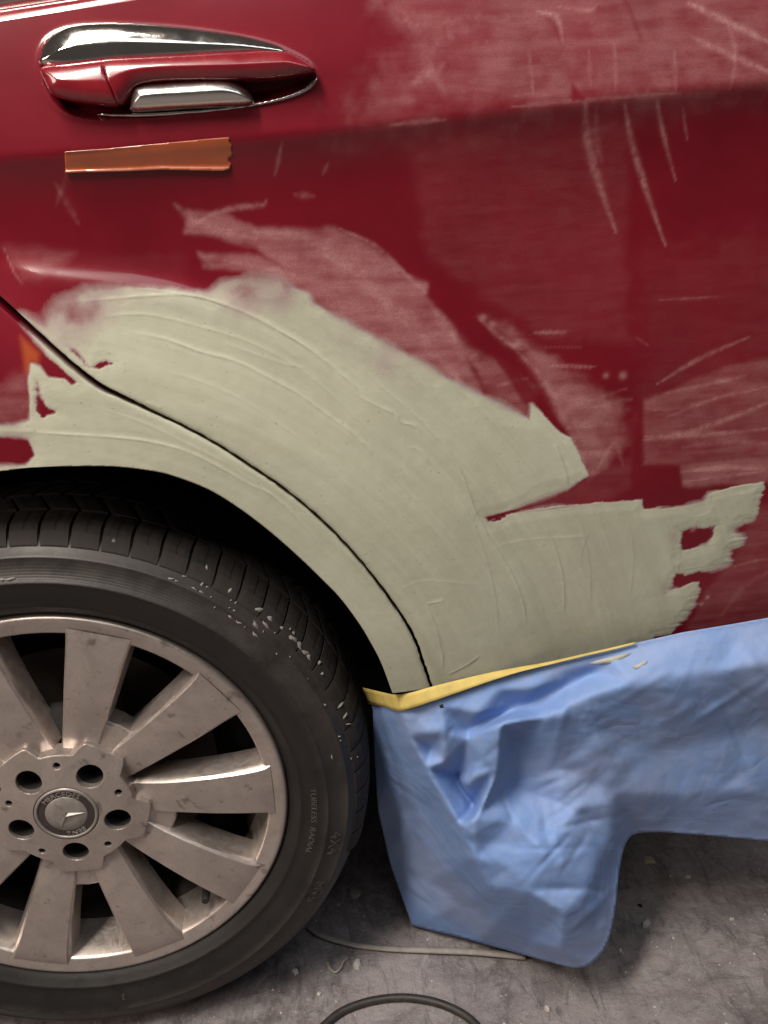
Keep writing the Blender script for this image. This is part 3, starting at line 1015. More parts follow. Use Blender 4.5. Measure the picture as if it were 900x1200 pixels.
# sill, underbody and wheel housing (in the dark behind the sheet)
sx = np.array([0.50, 1.2])
V, q = [], []
secs = [(0.000, 0.49), (0.02, 0.44), (0.05, 0.36), (0.09, 0.31), (0.14, 0.29)]
for x in sx:
    for y, z in secs:
        V.append((x, y + 0.06, z + 0.012))
for j in range(len(secs) - 1):
    q.append((j, j + 1, len(secs) + j + 1, len(secs) + j))
mesh_obj('sill', V, q, M_DARK, car)
bm = bmesh.new()


def bm_box(bm, lo, hi):
    vs_ = [bm.verts.new((x, y, z)) for x in (lo[0], hi[0]) for y in (lo[1], hi[1]) for z in (lo[2], hi[2])]
    for f in ((0, 1, 3, 2), (4, 6, 7, 5), (0, 4, 5, 1), (2, 3, 7, 6), (0, 2, 6, 4), (1, 5, 7, 3)):
        bm.faces.new([vs_[i] for i in f])


def bm_obj(name, bm, mat, parent=None, smooth=False, bevel=0.0):
    bmesh.ops.recalc_face_normals(bm, faces=bm.faces)
    me = bpy.data.meshes.new(name)
    bm.to_mesh(me)
    bm.free()
    me.materials.append(mat)
    if smooth:
        me.polygons.foreach_set('use_smooth', np.full(len(me.polygons), True))
    o = bpy.data.objects.new(name, me)
    C.objects.link(o)
    o.parent = parent
    if bevel:
        m = o.modifiers.new('bevel', 'BEVEL')
        m.width = bevel
        m.segments = 2
        m.limit_method = 'ANGLE'
    return o


bm_box(bm, (0.44, 0.15, 0.27), (1.25, 1.5, 0.31))
bm_box(bm, (-0.9, 0.34, 0.20), (0.436, 1.5, 0.31))
bm_box(bm, (-0.9, 0.36, 0.312), (1.25, 0.40, 1.3))
bm_box(bm, (-0.9, 1.46, 0.10), (1.25, 1.5, 0.27))
bm_obj('underbody', bm, M_DARK, car)
V, q = [], []
na = 48
for i in range(na + 1):
    a = math.radians(16 + 176 * i / na)
    for y, r in ((0.012, 0.437), (0.06, 0.428), (0.20, 0.425), (0.36, 0.42)):
        V.append((r * math.cos(a), y, WZ + r * math.sin(a)))
for i in range(na):
    for j in range(3):
        q.append((i * 4 + j, i * 4 + j + 1, i * 4 + 5 + j, i * 4 + 4 + j))
mesh_obj('wheel_housing', V, q, M_DARK, car)

# ------------------------------------------------------------------ wheel
wheel = part('wheel', car)
wheel.location = (0, 0, WZ)
for mt_ in (M_ALLOY, M_TREAD):          # grime runs over the whole wheel, not spoke by spoke
    for n_ in mt_.node_tree.nodes:
        if n_.bl_idname == 'ShaderNodeTexCoord':
            n_.object = wheel


def revolve(name, prof, seg, mat, parent, smooth=True, split=None):
    V = []
    k = len(prof)
    for i in range(seg):
        a = 2 * math.pi * i / seg
        c, s = math.cos(a), math.sin(a)
        for r, y in prof:
            V.append((r * c, y, r * s))
    i = np.arange(seg)[:, None]
    j = np.arange(k - 1)[None, :]
    i2 = (i + 1) % seg
    q = np.stack([i * k + j, i * k + j + 1, i2 * k + j + 1, i2 * k + j], -1).reshape(-1, 4)
    o = mesh_obj(name, np.array(V), q, mat, parent, smooth)
    if split:
        o.modifiers.new('edges', 'EDGE_SPLIT').split_angle = math.radians(split)
    return o


tyre_prof = [(0.243, 0.020), (0.252, 0.012), (0.2565, 0.0075), (0.2600, 0.0035), (0.266, -0.0035), (0.272, -0.0075), (0.2735, -0.0095), (0.2750, -0.0085), (0.282, -0.0125), (0.296, -0.0165),
             (0.3035, -0.0178), (0.3045, -0.0190), (0.3060, -0.0190), (0.3070, -0.0172), (0.318, -0.0140), (0.328, -0.0085), (0.3290, -0.0092), (0.3305, -0.0085), (0.3315, -0.0060), (0.338, -0.001), (0.343, 0.0055), (0.3470, 0.014), (0.3495, 0.024),
             (0.3515, 0.040), (0.3530, 0.055), (0.3545, 0.10), (0.3545, 0.16), (0.352, 0.21), (0.345, 0.24), (0.31, 0.262), (0.26, 0.25), (0.245, 0.235)]
tyre = revolve('tyre', tyre_prof, 220, M_RUBBER, wheel)

rim_prof = [(0.2535, 0.014), (0.2570, 0.0085), (0.2572, 0.0040), (0.2560, 0.0010), (0.2535, -0.0004), (0.2505, -0.0004), (0.2480, 0.0008), (0.2375, 0.0022), (0.2355, 0.0034), (0.2340, 0.0065), (0.2305, 0.022),
            (0.2270, 0.046), (0.2240, 0.056)]
revolve('rim', rim_prof, 200, M_ALLOY, wheel)
revolve('barrel', [(0.2240, 0.056), (0.2190, 0.075), (0.2160, 0.13), (0.2180, 0.20), (0.235, 0.225), (0.246, 0.235)], 120, M_BRAKE, wheel)


def spoke_mesh():
    r = np.array([0.0745, 0.082, 0.095, 0.115, 0.140, 0.170, 0.200, 0.222, 0.234, 0.2405])
    hw = np.array([0.0205, 0.0215, 0.0220, 0.0232, 0.0252, 0.0278, 0.0306, 0.0330, 0.0352, 0.0380])
    yf = np.array([0.0145, 0.0125, 0.0095, 0.0055, 0.0020, -0.0010, -0.0022, -0.0018, -0.0006, 0.0010])
    dp = np.array([0.030, 0.034, 0.036, 0.036, 0.036, 0.036, 0.036, 0.036, 0.034, 0.030])
    sec = [(-1.16, 'b'), (-1.04, 's'), (-1.0, 'c'), (-0.90, 'f'), (-0.45, 'f'), (0, 'f'), (0.45, 'f'), (0.90, 'f'), (1.0, 'c'), (1.04, 's'), (1.16, 'b')]
    V, q = [], []
    for a, w, y, d in zip(r, hw, yf, dp):
        for sgn, kd in sec:
            yy = {'b': y + d, 's': y + 0.010, 'c': y + 0.0040, 'f': y}[kd]
            x = a
            if kd == 'f':
                yy = y + 0.0022 * (abs(sgn) - 0.4) * min(1, (0.245 - a) / 0.06)
            V.append((x, yy, sgn * w))
    k = len(sec)
    for i in range(len(r) - 1):
        for j in range(k - 1):
            q.append((i * k + j, i * k + j + 1, (i + 1) * k + j + 1, (i + 1) * k + j))
    me = bpy.data.meshes.new('spoke')
    me.from_pydata(V, [], q)
    me.update()
    me.polygons.foreach_set('use_smooth', np.full(len(me.polygons), True))
    me.materials.append(M_ALLOY)
    return me


TAB = [54 + 72 * k for k in range(5)]
sm = spoke_mesh()
for k in range(10):
    o = bpy.data.objects.new('spoke', sm)
    C.objects.link(o)
    o.parent = wheel
    o.rotation_euler = (0, -math.radians(36 * k), 0)
    o.modifiers.new('edges', 'EDGE_SPLIT').split_angle = math.radians(32)


def cdt_plate(outer, holes_, y_of, yb, chamfer=0.0):
    """plate with holes in the wheel's (x,z) plane; front at y_of(x,z), walls back to yb"""
    co, ed = [], []
    for lp in [outer] + holes_:
        b = len(co)
        m = len(lp)
        co += [Vector((float(p[0]), float(p[1]))) for p in lp]
        ed += [(b + i, b + (i + 1) % m) for i in range(m)]
    # some inner points for a rounded face
    rs = delaunay_2d_cdt(co, ed, [], 1, 1e-6)
    vs_, es_, fs_ = rs[0], rs[1], rs[2]
    V2 = np.array([(v.x, v.y) for v in vs_])
    F = []
    for f in fs_:
        c = V2[list(f)].mean(0)[None]
        if inside(c, np.asarray(outer))[0] and not any(inside(c, np.asarray(h_))[0] for h_ in holes_):
            F.append(tuple(f))
    V = [(p[0], y_of(p[0], p[1]), p[1]) for p in V2]
    # walls
    cnt = {}
    for f in F:
        for i in range(len(f)):
            a, b = f[i], f[(i + 1) % len(f)]
            cnt[(a, b)] = 1
    be = [(a, b) for (a, b) in cnt if (b, a) not in cnt]
    mp = {}
    for a, b in be:
        for v in (a, b):
            if v not in mp:
                p = np.array(V[v])
                mp[v] = len(V)
                V.append((p[0], yb if math.hypot(p[0], p[2]) > 0.0755 else 0.0045, p[2]))
    for a, b in be:
        F.append((b, a, mp[a], mp[b]))
    return V, F


def circle(cx, cz, r, n=24):
    return [(cx + r * math.cos(2 * math.pi * i / n), cz + r * math.sin(2 * math.pi * i / n)) for i in range(n)]


def hub_outline(scale=1.0):
    pts = []
    for i in range(180):
        a = i * 2.0
        dlt = min(abs((a - t + 180) % 360 - 180) for t in TAB)
        r = np.interp(dlt, [0, 15, 22.5, 36], [0.0935, 0.0950, 0.0785, 0.0785])
        pts.append((r * scale * math.cos(math.radians(a)), r * scale * math.sin(math.radians(a))))
    return pts


lug = [circle(0.0585 * math.cos(math.radians(t)), 0.0585 * math.sin(math.radians(t)), 0.0150) for t in TAB]
pin = [circle(0.0655 * math.cos(math.radians(t + 36)), 0.0655 * math.sin(math.radians(t + 36)), 0.0042, 12) for t in TAB]
ctr = [circle(0, 0, 0.0372, 48)]
V, F = cdt_plate(hub_outline(), lug + pin + ctr, lambda x, z: -0.006 + 0.010 * (np.hypot(x, z) / 0.095) ** 2.2, 0.024)
hub = mesh_obj('hub', np.array(V), F, M_ALLOY, wheel, False)
bv_ = hub.modifiers.new('bevel', 'BEVEL')
bv_.width = 0.0022
bv_.segments = 2
bv_.limit_method = 'ANGLE'
bv_.angle_limit = math.radians(50)
# webs joining the spokes of a pair
for t in TAB:
    bmw = bmesh.new()
    pts = []
    for d, r in [(-20, 0.0765), (-20, 0.112), (-14, 0.121), (-8, 0.1245), (0, 0.1255), (8, 0.1245), (14, 0.121), (20, 0.112), (20, 0.0765), (0, 0.0765)]:
        a = math.radians(t + d)
        pts.append((r * math.cos(a), r * math.sin(a)))
    f0 = [bmw.verts.new((x, 0.0125, z)) for x, z in pts]
    f1_ = [bmw.verts.new((x * 1.01, 0.040, z * 1.01)) for x, z in pts]
    bmw.faces.new(f0)
    for i in range(len(pts)):
        j = (i + 1) % len(pts)
        bmw.faces.new((f0[i], f1_[i], f1_[j], f0[j]))
    bm_obj('spoke_web', bmw, M_ALLOY, wheel, False, 0.003)
# bolts in their wells; black sleeves paint in the shade of the holes
for t in TAB:
    a = math.radians(t)
    V, F = [], []
    for i in range(20):
        f = 2 * math.pi * i / 20
        for y in (0.0046, 0.036):
            V.append((0.0585 * math.cos(a) + 0.0150 * math.cos(f), y, 0.0585 * math.sin(a) + 0.0150 * math.sin(f)))
    F = [(2 * i, 2 * i + 1, (2 * i + 3) % 40, (2 * i + 2) % 40) for i in range(20)]
    mesh_obj('bolt_well', V, F, M_DARK, wheel)
for t in TAB:
    a = math.radians(t)
    bb = bmesh.new()
    mtx = Matrix.Translation((0.0585 * math.cos(a), 0.036, 0.0585 * math.sin(a))) @ Matrix.Rotation(math.radians(90), 4, 'X')
    bmesh.ops.create_cone(bb, cap_ends=True, segments=6, radius1=0.0095, radius2=0.0085, depth=0.016, matrix=mtx)
    bm_obj('wheel_bolt', bb, M_BRAKE, wheel, False, 0.001)
revolve('hub_back', [(0.001, 0.037), (0.112, 0.037), (0.118, 0.05), (0.10, 0.07)], 48, M_DARK, wheel)
revolve('brake_disc', [(0.06, 0.060), (0.085, 0.060), (0.09, 0.095), (0.165, 0.095), (0.166, 0.12), (0.09, 0.12)], 72, M_BRAKE, wheel, True, 30)
bb = bmesh.new()
for i in range(13):
    a = math.radians(128 + i * 5)
    b2 = math.radians(128 + (i + 1) * 5)
    if i == 12:
        break
    vs8 = []
    for aa in (a, b2):
        for r, y in ((0.115, 0.075), (0.188, 0.072), (0.19, 0.14), (0.115, 0.14)):
            vs8.append(bb.verts.new((r * math.cos(aa), y, r * math.sin(aa))))
    for f in ((0, 1, 5, 4), (1, 2, 6, 5), (2, 3, 7, 6), (3, 0, 4, 7), (0, 3, 2, 1), (4, 5, 6, 7)):
        bb.faces.new([vs8[j] for j in f])
bmesh.ops.remove_doubles(bb, verts=bb.verts, dist=1e-5)
bm_obj('brake_caliper', bb, M_BRAKE, wheel, False, 0.004)
revolve('brake_shield', [(0.02, 0.150), (0.205, 0.150)], 48, M_DARK, wheel)

# centre cap with its star and lettering
revolve('centre_cap', [(0.0001, -0.0062), (0.012, -0.0060), (0.0235, -0.0052), (0.0240, -0.0046)], 64, M_CAP, wheel)
revolve('cap_ring', [(0.0240, -0.0046), (0.0325, -0.0040)], 64, M_RING, wheel)
revolve('cap_rim', [(0.0325, -0.0042), (0.0332, -0.0056), (0.0350, -0.0056), (0.0364, -0.0040), (0.0372, 0.001), (0.0372, 0.02)], 64, M_CAP, wheel)
sv, sf = [], []
for k in range(3):
    a = math.radians(2 + 120 * k)
    c, s = math.cos(a), math.sin(a)
    b = len(sv)
    for u, v, y in ((0.0225, 0, -0.0062), (0.0035, 0.0026, -0.0064), (0.0, 0, -0.0092), (0.0035, -0.0026, -0.0064)):
        sv.append((u * c - v * s, y, u * s + v * c))
    sf += [(b, b + 1, b + 2), (b, b + 2, b + 3)]
mesh_obj('star_emblem', sv, sf, M_ALLOY, wheel, False)


def text_mesh(txt, size, extrude=0.0006, font=None):
    cu = bpy.data.curves.new('t', 'FONT')
    cu.body = txt
    cu.size = size
    cu.extrude = extrude
    cu.align_x = 'CENTER'
    cu.align_y = 'CENTER'
    cu.resolution_u = 3
    ob = bpy.data.objects.new('t', cu)
    C.objects.link(ob)
    dg = bpy.context.evaluated_depsgraph_get()
    dg.update()
    me = bpy.data.meshes.new_from_object(ob.evaluated_get(dg))
    bpy.data.objects.remove(ob)
    v = np.zeros(len(me.vertices) * 3)
    me.vertices.foreach_get('co', v)
    return me, v.reshape(-1, 3)


def ring_text(name, txt, size, r, ang, yf, mat, outward=True, widen=1.0):
    """letters bent round the wheel axis; ang = where the middle of the text is; tops point out, or in"""
    me, v = text_mesh(txt, size)
    sgn = 1 if outward else -1
    th = math.radians(ang) - sgn * v[:, 0] * widen / r
    rr = r + sgn * v[:, 1]
    y = yf(rr) - v[:, 2]
    w = np.stack([rr * np.cos(th), y, rr * np.sin(th)], 1)
    me.vertices.foreach_set('co', w.astype(np.float32).ravel())
    me.update()
    me.materials.clear()
    me.materials.append(mat)
    me.name = name
    o = bpy.data.objects.new(name, me)
    C.objects.link(o)
    o.parent = wheel
    return o


ring_text('cap_lettering', 'MERCEDES', 0.0088, 0.0283, 95, lambda r: -0.0046 + 0 * r, M_CAP, True, 1.1)
ring_text('cap_lettering', 'BENZ', 0.0088, 0.0283, -75, lambda r: -0.0046 + 0 * r, M_CAP, True, 1.1)

tp = np.array(tyre_prof[:23])


def side_prof(r):
    o = np.argsort(tp[:, 0])
    return np.interp(r, tp[o, 0], tp[o, 1]) - 0.0002


ring_text('tyre_lettering', '4X4', 0.021, 0.3175, -14, side_prof, M_LETTER, True)
ring_text('tyre_lettering', 'M+S', 0.019, 0.3175, -28, side_prof, M_LETTER, True)
ring_text('tyre_lettering', 'TUBELESS  RADIAL', 0.0095, 0.2885, -8, side_prof, M_LETTER, True, 1.25)
ring_text('tyre_lettering', '3', 0.010, 0.2885, -85.5, side_prof, M_LETTER, True)

# tread: separate blocks standing on the carcass
NB = 70
pitch = 2 * math.pi / NB


def tread_mesh(name, prof, duty, slant, thick, nseg=5, wave=0.0):
    """prof: (r,y) along the block's outer face from the outside in; slant shifts the angle across the width"""
    V, q = [], []
    k = len(prof)
    y0, y1 = prof[0][1], prof[-1][1]
    for layer in (0, 1):
        for i in range(nseg + 1):
            t = (i / nseg - 0.5) * duty * pitch
            for r, y in prof:
                w = (y - y0) / (y1 - y0 + 1e-9)
                a = t + slant * pitch * (w - 0.5) + wave * pitch * math.sin(w * math.pi)
                rr = r - (thick if layer else 0)
                if layer == 0 and i in (0, nseg):
                    rr -= 0.0006
                V.append((rr * math.cos(a), y + (0.0 if layer == 0 else 0.0), rr * math.sin(a)))
    n1 = (nseg + 1) * k
    for i in range(nseg):
        for j in range(k - 1):
            q.append((i * k + j, i * k + j + 1, (i + 1) * k + j + 1, (i + 1) * k + j))
    for i in range(nseg):
        q.append((i * k, (i + 1) * k, n1 + (i + 1) * k, n1 + i * k))
        j = k - 1
        q.append((i * k + j, n1 + i * k + j, n1 + (i + 1) * k + j, (i + 1) * k + j))
    for j in range(k - 1):
        q.append((j, n1 + j, n1 + j + 1, j + 1))
        i = nseg
        q.append((i * k + j, i * k + j + 1, n1 + i * k + j + 1, n1 + i * k + j))
    me = bpy.data.meshes.new(name)
    me.from_pydata(V, [], q)
    me.update()
    me.materials.append(M_TREAD)
    return me


rows = [
    (tread_mesh('tread_block', [(0.3405, -0.0005), (0.3455, 0.004), (0.3520, 0.012), (0.3560, 0.022), (0.3590, 0.038), (0.3602, 0.048)], 0.90, 0.10, 0.007, 5, 0.06), 0.0, 0.90),
    (tread_mesh('tread_block', [(0.3608, 0.054), (0.3618, 0.072), (0.3622, 0.090)], 0.88, 0.55, 0.007), 0.3, 0.88),
    (tread_mesh('tread_block', [(0.3622, 0.097), (0.3625, 0.115), (0.3622, 0.133)], 0.88, -0.6, 0.007), 0.6, 0.88),
    (tread_mesh('tread_block', [(0.3620, 0.140), (0.3612, 0.158), (0.3604, 0.176)], 0.88, 0.6, 0.007), 0.1, 0.88),
]
for me, ph, _ in rows:
    for k in range(NB):
        a = (k + ph) * pitch
        if math.sin(a) < -0.35:
            continue
        if math.cos(a) < -0.55:
            continue
        o = bpy.data.objects.new('tread_block', me)
        C.objects.link(o)
        o.parent = wheel
        o.rotation_euler = (0, -a, 0)
# short sipes cut across the shoulder blocks (dark slots)
V, F = [], []
for k in range(NB):
    a0 = (k + 0.06) * pitch
    if math.sin(a0) < -0.2 or math.cos(a0) < -0.5:
        continue
    pr = [(0.3527, 0.012), (0.3567, 0.022), (0.3597, 0.038), (0.3606, 0.046)]
    b = len(V)
    for (r, y) in pr:
        w = (y - 0.012) / 0.034
        a = a0 + 0.05 * pitch * (w - 0.5) + 0.03 * pitch * math.sin(w * 6)
        for s in (-0.0006, 0.0006):
            V.append((r * math.cos(a + s / r), y, r * math.sin(a + s / r)))
    for j in range(len(pr) - 1):
        F.append((b + 2 * j, b + 2 * j + 1, b + 2 * j + 3, b + 2 * j + 2))
sp_ = mesh_obj('sipe', V, F, M_DARK, wheel, False)
sp_['kind'] = 'stuff'
# valve
bb = bmesh.new()
a = math.radians(-49)
mtx = Matrix.Translation((0.214 * math.cos(a), 0.018, 0.214 * math.sin(a))) @ Matrix.Rotation(math.radians(90), 4, 'X')
bmesh.ops.create_cone(bb, cap_ends=True, segments=14, radius1=0.0058, radius2=0.0048, depth=0.032, matrix=mtx)
bm_obj('valve', bb, M_BLACK, wheel, False, 0.001)

# filler splashes on the tyre
lp = []
for a in np.radians(np.arange(-75, 115, 0.5)):
    for j, (r, y) in enumerate([(0.285, -0.0132), (0.292, -0.0152), (0.30, -0.017), (0.310, -0.0165), (0.318, -0.014), (0.325, -0.010), (0.332, -0.006), (0.338, -0.001), (0.3455, 0.004), (0.3495, 0.008), (0.352, 0.012), (0.354, 0.017), (0.356, 0.022), (0.3575, 0.03), (0.359, 0.038)]):
        lp.append((r * math.cos(a), y, WZ + r * math.sin(a), a, r, y))
lp = np.array(lp)
vv = lp[:, :3] - CAM
dd_ = vv @ AF
lpx = np.stack([450 + F_PX * (vv @ AR) / dd_, 600 - F_PX * (vv @ AU) / dd_], 1)


def on_tyre(px, py):
    i = np.argmin(((lpx - np.array([px, py])) ** 2).sum(1))
    return lp[i]


spl = [(270, 723, 5, 2), (283, 727, 8, 2), (297, 734, 9, 3), (272, 717, 4, 2), (305, 712, 9, 5), (318, 722, 7, 4), (300, 741, 8, 3), (352, 757, 8, 5), (363, 768, 6, 4), (358, 764, 9, 3), (400, 826, 3, 9), (404, 838, 3, 8), (406, 848, 2, 6), (133, 636, 3, 3), (240, 690, 3, 2), (199, 682, 6, 2),
       (206, 684, 4, 2), (228, 690, 6, 2), (237, 693, 5, 2), (12, 683, 9, 3), (4, 681, 6, 3), (340, 750, 5, 2), (345, 742, 4, 3), (375, 790, 4, 3), (384, 826, 4, 2), (396, 868, 2, 2), (390, 888, 6, 2), (330, 735, 6, 4), (312, 728, 12, 3), (345, 748, 10, 4), (268, 692, 3, 6), (243, 664, 2, 6), (372, 778, 3, 5), (215, 676, 5, 2)]
for k in range(18):
    f = random.random()
    bx, by = np.interp(f, [0, 0.3, 0.55, 0.8, 1], [225, 300, 350, 395, 405]), np.interp(f, [0, 0.3, 0.55, 0.8, 1], [685, 728, 766, 830, 890])
    spl.append((bx + random.gauss(0, 7), by + random.gauss(0, 7), random.uniform(0.8, 2.6), random.uniform(0.8, 4.5)))
V, F = [], []
for px, py, w, hgt in spl:
    t = on_tyre(px, py)
    a, r, y = t[3], t[4], t[5]
    rn = np.array([math.cos(a), 0, math.sin(a)])
    tn = np.array([-math.sin(a), 0, math.cos(a)])
    # outward normal of the carcass there
    ww = np.clip((y + 0.016) / 0.05, 0, 1)
    nrm = rn * ww + np.array([0, -1, 0]) * (1 - ww)
    nrm /= np.linalg.norm(nrm)
    cr = np.cross(nrm, tn)
    ctr_ = np.array([r * math.cos(a), y, r * math.sin(a)]) + nrm * 0.0006
    ang = random.uniform(-0.5, 0.5)
    m = 9
    b = len(V)
    V.append(tuple(ctr_ + nrm * 0.0012))
    for i in range(m):
        f = 2 * math.pi * i / m
        e = random.uniform(0.55, 1.25) * 0.00066
        u, v = math.cos(f) * w * e, math.sin(f) * hgt * e
        u, v = u * math.cos(ang) - v * math.sin(ang), u * math.sin(ang) + v * math.cos(ang)
        V.append(tuple(ctr_ - tn * u + cr * v - nrm * 0.0004))
    F += [(b, b + 1 + i, b + 1 + (i + 1) % m) for i in range(m)]
fs_ = mesh_obj('filler_splash', V, F, M_SPLASH, wheel, False)
fs_['kind'] = 'stuff'

# ------------------------------------------------------------------ orange reflection under the handle, built as a thin coloured strip
orange_px = [(76, 178), (90, 177), (130, 174), (170, 170), (210, 166), (240, 163), (268, 160.5), (270, 163), (267.5, 165), (272, 170), (271, 176), (273.5, 181), (268, 186), (267, 188), (271.5, 192), (269, 198), (262, 200.5), (230, 200), (190, 199), (150, 201), (100, 202), (77, 203)]
poly = side_xz(orange_px)
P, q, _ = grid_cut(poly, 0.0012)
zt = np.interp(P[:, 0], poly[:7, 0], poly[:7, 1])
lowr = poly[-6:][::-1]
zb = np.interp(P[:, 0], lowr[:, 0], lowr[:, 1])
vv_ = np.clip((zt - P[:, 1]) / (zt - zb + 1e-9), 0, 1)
curl = 0.0026 * sstep(0.80, 1.0, vv_) + 0.0012 * sstep(0.14, 0.0, vv_) * sstep(0.24, 0.14, P[:, 0])  # edges bent outwards to draw the reflection's bright rim
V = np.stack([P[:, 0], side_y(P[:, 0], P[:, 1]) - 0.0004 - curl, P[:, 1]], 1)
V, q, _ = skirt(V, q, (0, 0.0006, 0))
tp_ = mesh_obj('reflection_strip', V, q, M_ORANGE)
tag(tp_, 'orange brown reflection below the door handle, added as a strip with ragged right end', 'tape')

# ------------------------------------------------------------------ blue masking sheet with its yellow tape
# control points: photo position and depth y
cp_ = {}


def P_(n_, px, py, y):
    cp_[n_] = (px, py, y)


# top edge, just under / over the panel edge
ctl = [
    # name, px, py, depth
    ('t0', 428, 806, 0.055), ('t1', 448, 812, 0.022), ('t2', 464, 815, -0.008), ('t3', 508, 805, -0.024), ('t4', 570, 789, -0.026), ('t5', 640, 776, -0.027), ('t6', 700, 764, -0.027), ('t7', 760, 750, -0.027), ('t8', 800, 741, -0.027),
    ('t9', 860, 731, -0.027), ('t10', 905, 723, -0.027), ('t11', 1010, 705, -0.027),
    ('a0', 437, 832, 0.060), ('a1', 452, 834, 0.020), ('a2', 470, 836, -0.018), ('a3', 520, 828, -0.036), ('a4', 585, 808, -0.036), ('a5', 650, 790, -0.035), ('a6', 720, 772, -0.034), ('a7', 800, 752, -0.036), ('a8', 905, 738, -0.036), ('a9', 1010, 722, -0.036),
    ('l1', 438, 880, 0.092), ('l2', 443, 950, 0.118), ('l3', 458, 1015, 0.122), ('l4', 483, 1085, 0.108),
    ('f1', 462, 880, 0.034), ('f2', 478, 950, 0.062), ('f3', 505, 1030, 0.066), ('f4', 520, 1094, 0.086), ('f5', 540, 1060, 0.044),
    ('r1', 480, 862, -0.024), ('r2', 500, 900, -0.030), ('r3', 523, 938, -0.038), ('r4', 540, 968, -0.050), ('r5', 556, 1006, -0.058), ('r6', 572, 1038, -0.056), ('r7', 592, 1068, -0.042), ('r8', 622, 1102, -0.015),
    ('d1', 506, 876, -0.010), ('d2', 535, 910, 0.004), ('d3', 556, 944, -0.004), ('d4', 520, 858, -0.044), ('d5', 548, 866, -0.036), ('d6', 520, 893, -0.040),
    ('e1', 587, 848, -0.070), ('e2', 583, 900, -0.062), ('e3', 556, 958, -0.062), ('e4', 598, 918, -0.018), ('e5', 604, 866, -0.030), ('e7', 565, 890, -0.050), ('e8', 545, 920, -0.040),
    ('g1', 548, 856, -0.022), ('g2', 610, 828, -0.020), ('g3', 690, 790, -0.022), ('g4', 640, 840, -0.058), ('g5', 690, 815, -0.060), ('g6', 560, 835, -0.046), ('g7', 630, 806, -0.044),
    ('b1', 600, 965, -0.052), ('b2', 640, 1000, -0.085), ('b3', 620, 1045, -0.084), ('b4', 660, 1070, -0.096), ('b5', 690, 1040, -0.086), ('b6', 655, 1112, -0.070), ('b7', 675, 950, -0.050), ('b8', 595, 1015, -0.070),
    ('m1', 560, 1104, 0.058), ('m2', 610, 1118, 0.028), ('m3', 650, 1129, -0.018), ('m4', 672, 1134, -0.048), ('m5', 690, 1131, -0.064), ('m6', 706, 1116, -0.066), ('m7', 716, 1093, -0.060), ('m8', 722, 1060, -0.046), ('m9', 726, 1020, -0.026), ('m10', 733, 990, -0.008), ('m11', 745, 977, 0.004),
    ('m12', 775, 975, 0.000), ('m13', 830, 979, -0.008), ('m14', 905, 986, -0.010), ('m15', 1010, 996, -0.010),
    ('h1', 740, 800, -0.062), ('h2', 850, 785, -0.064), ('h3', 1010, 760, -0.064),
    ('i1', 680, 845, -0.052), ('i2', 780, 828, -0.056), ('i3', 900, 805, -0.058), ('i4', 1010, 785, -0.058),
    ('j1', 660, 900, -0.034), ('j2', 770, 880, -0.030), ('j3', 900, 850, -0.032), ('j4', 1010, 840, -0.032),
    ('k1', 720, 930, -0.040), ('k2', 800, 930, -0.030), ('k3', 900, 925, -0.030), ('k4', 1010, 925, -0.030),
    ('n1', 715, 985, -0.042), ('n2', 700, 1005, -0.066),
]
names = [c[0] for c in ctl]
ix = {}
cpt = []
for nme, a, b, y in ctl:
    if (a, b) in [(p[0], p[1]) for p in cpt]:
        continue
    ix[nme] = len(cpt)
    cpt.append((a, b, y))
loop = ['t0', 't1', 't2', 't3', 't4', 't5', 't6', 't7', 't8', 't9', 't10', 't11', 'a9', 'h3', 'i4', 'j4', 'k4', 'm15', 'm14', 'm13', 'm12', 'm11', 'm10', 'm9', 'm8', 'm7', 'm6', 'm5', 'm4', 'm3', 'm2', 'm1', 'f4', 'l4', 'l3', 'l2', 'l1', 'a0']
ce = [(ix[loop[i]], ix[loop[(i + 1) % len(loop)]]) for i in range(len(loop))]
for chain in (['a2', 'r1', 'r2', 'r3', 'r4', 'r5', 'r6', 'r7', 'r8'], ['e1', 'e2', 'e3'], ['e1', 'e5', 'e4', 'e3'], ['r1', 'd1', 'd2', 'd3', 'e3', 'r4'], ['g1', 'g2', 'g3'], ['e1', 'g4', 'g5'], ['a2', 'a3', 'a4', 'a5', 'a6', 'a7', 'a8', 'a9'], ['h1', 'h2', 'h3'], ['d4', 'd6', 'd2']):
    for i in range(len(chain) - 1):
        ce.append((ix[chain[i]], ix[chain[i + 1]]))
rs = delaunay_2d_cdt([Vector((p[0], p[1])) for p in cpt], ce, [], 1, 1e-4)
cv = np.array([(v.x, v.y) for v in rs[0]])
cy = np.array([cpt[o_[0]][2] if len(o_) else np.nan for o_ in rs[3]])
for i in np.where(np.isnan(cy))[0]:
    d = ((cv - cv[i]) ** 2).sum(1)
    d[np.isnan(cy)] = 1e9
    cy[i] = cy[np.argsort(d)[:2]].mean()
tris = np.array([f for f in rs[2] if len(f) == 3])
outline = np.array([cpt[ix[l_]][:2] for l_ in loop])
outline_s = []
# smooth the outline only along the bottom and the left
im3, im12 = loop.index('m3'), loop.index('m12')
outline_s = np.concatenate([outline[:im12], smooth_line(outline[im12:im3 + 1], 5), outline[im3 + 1:]])
Pp, qq, _ = grid_cut(outline_s, 2.5)


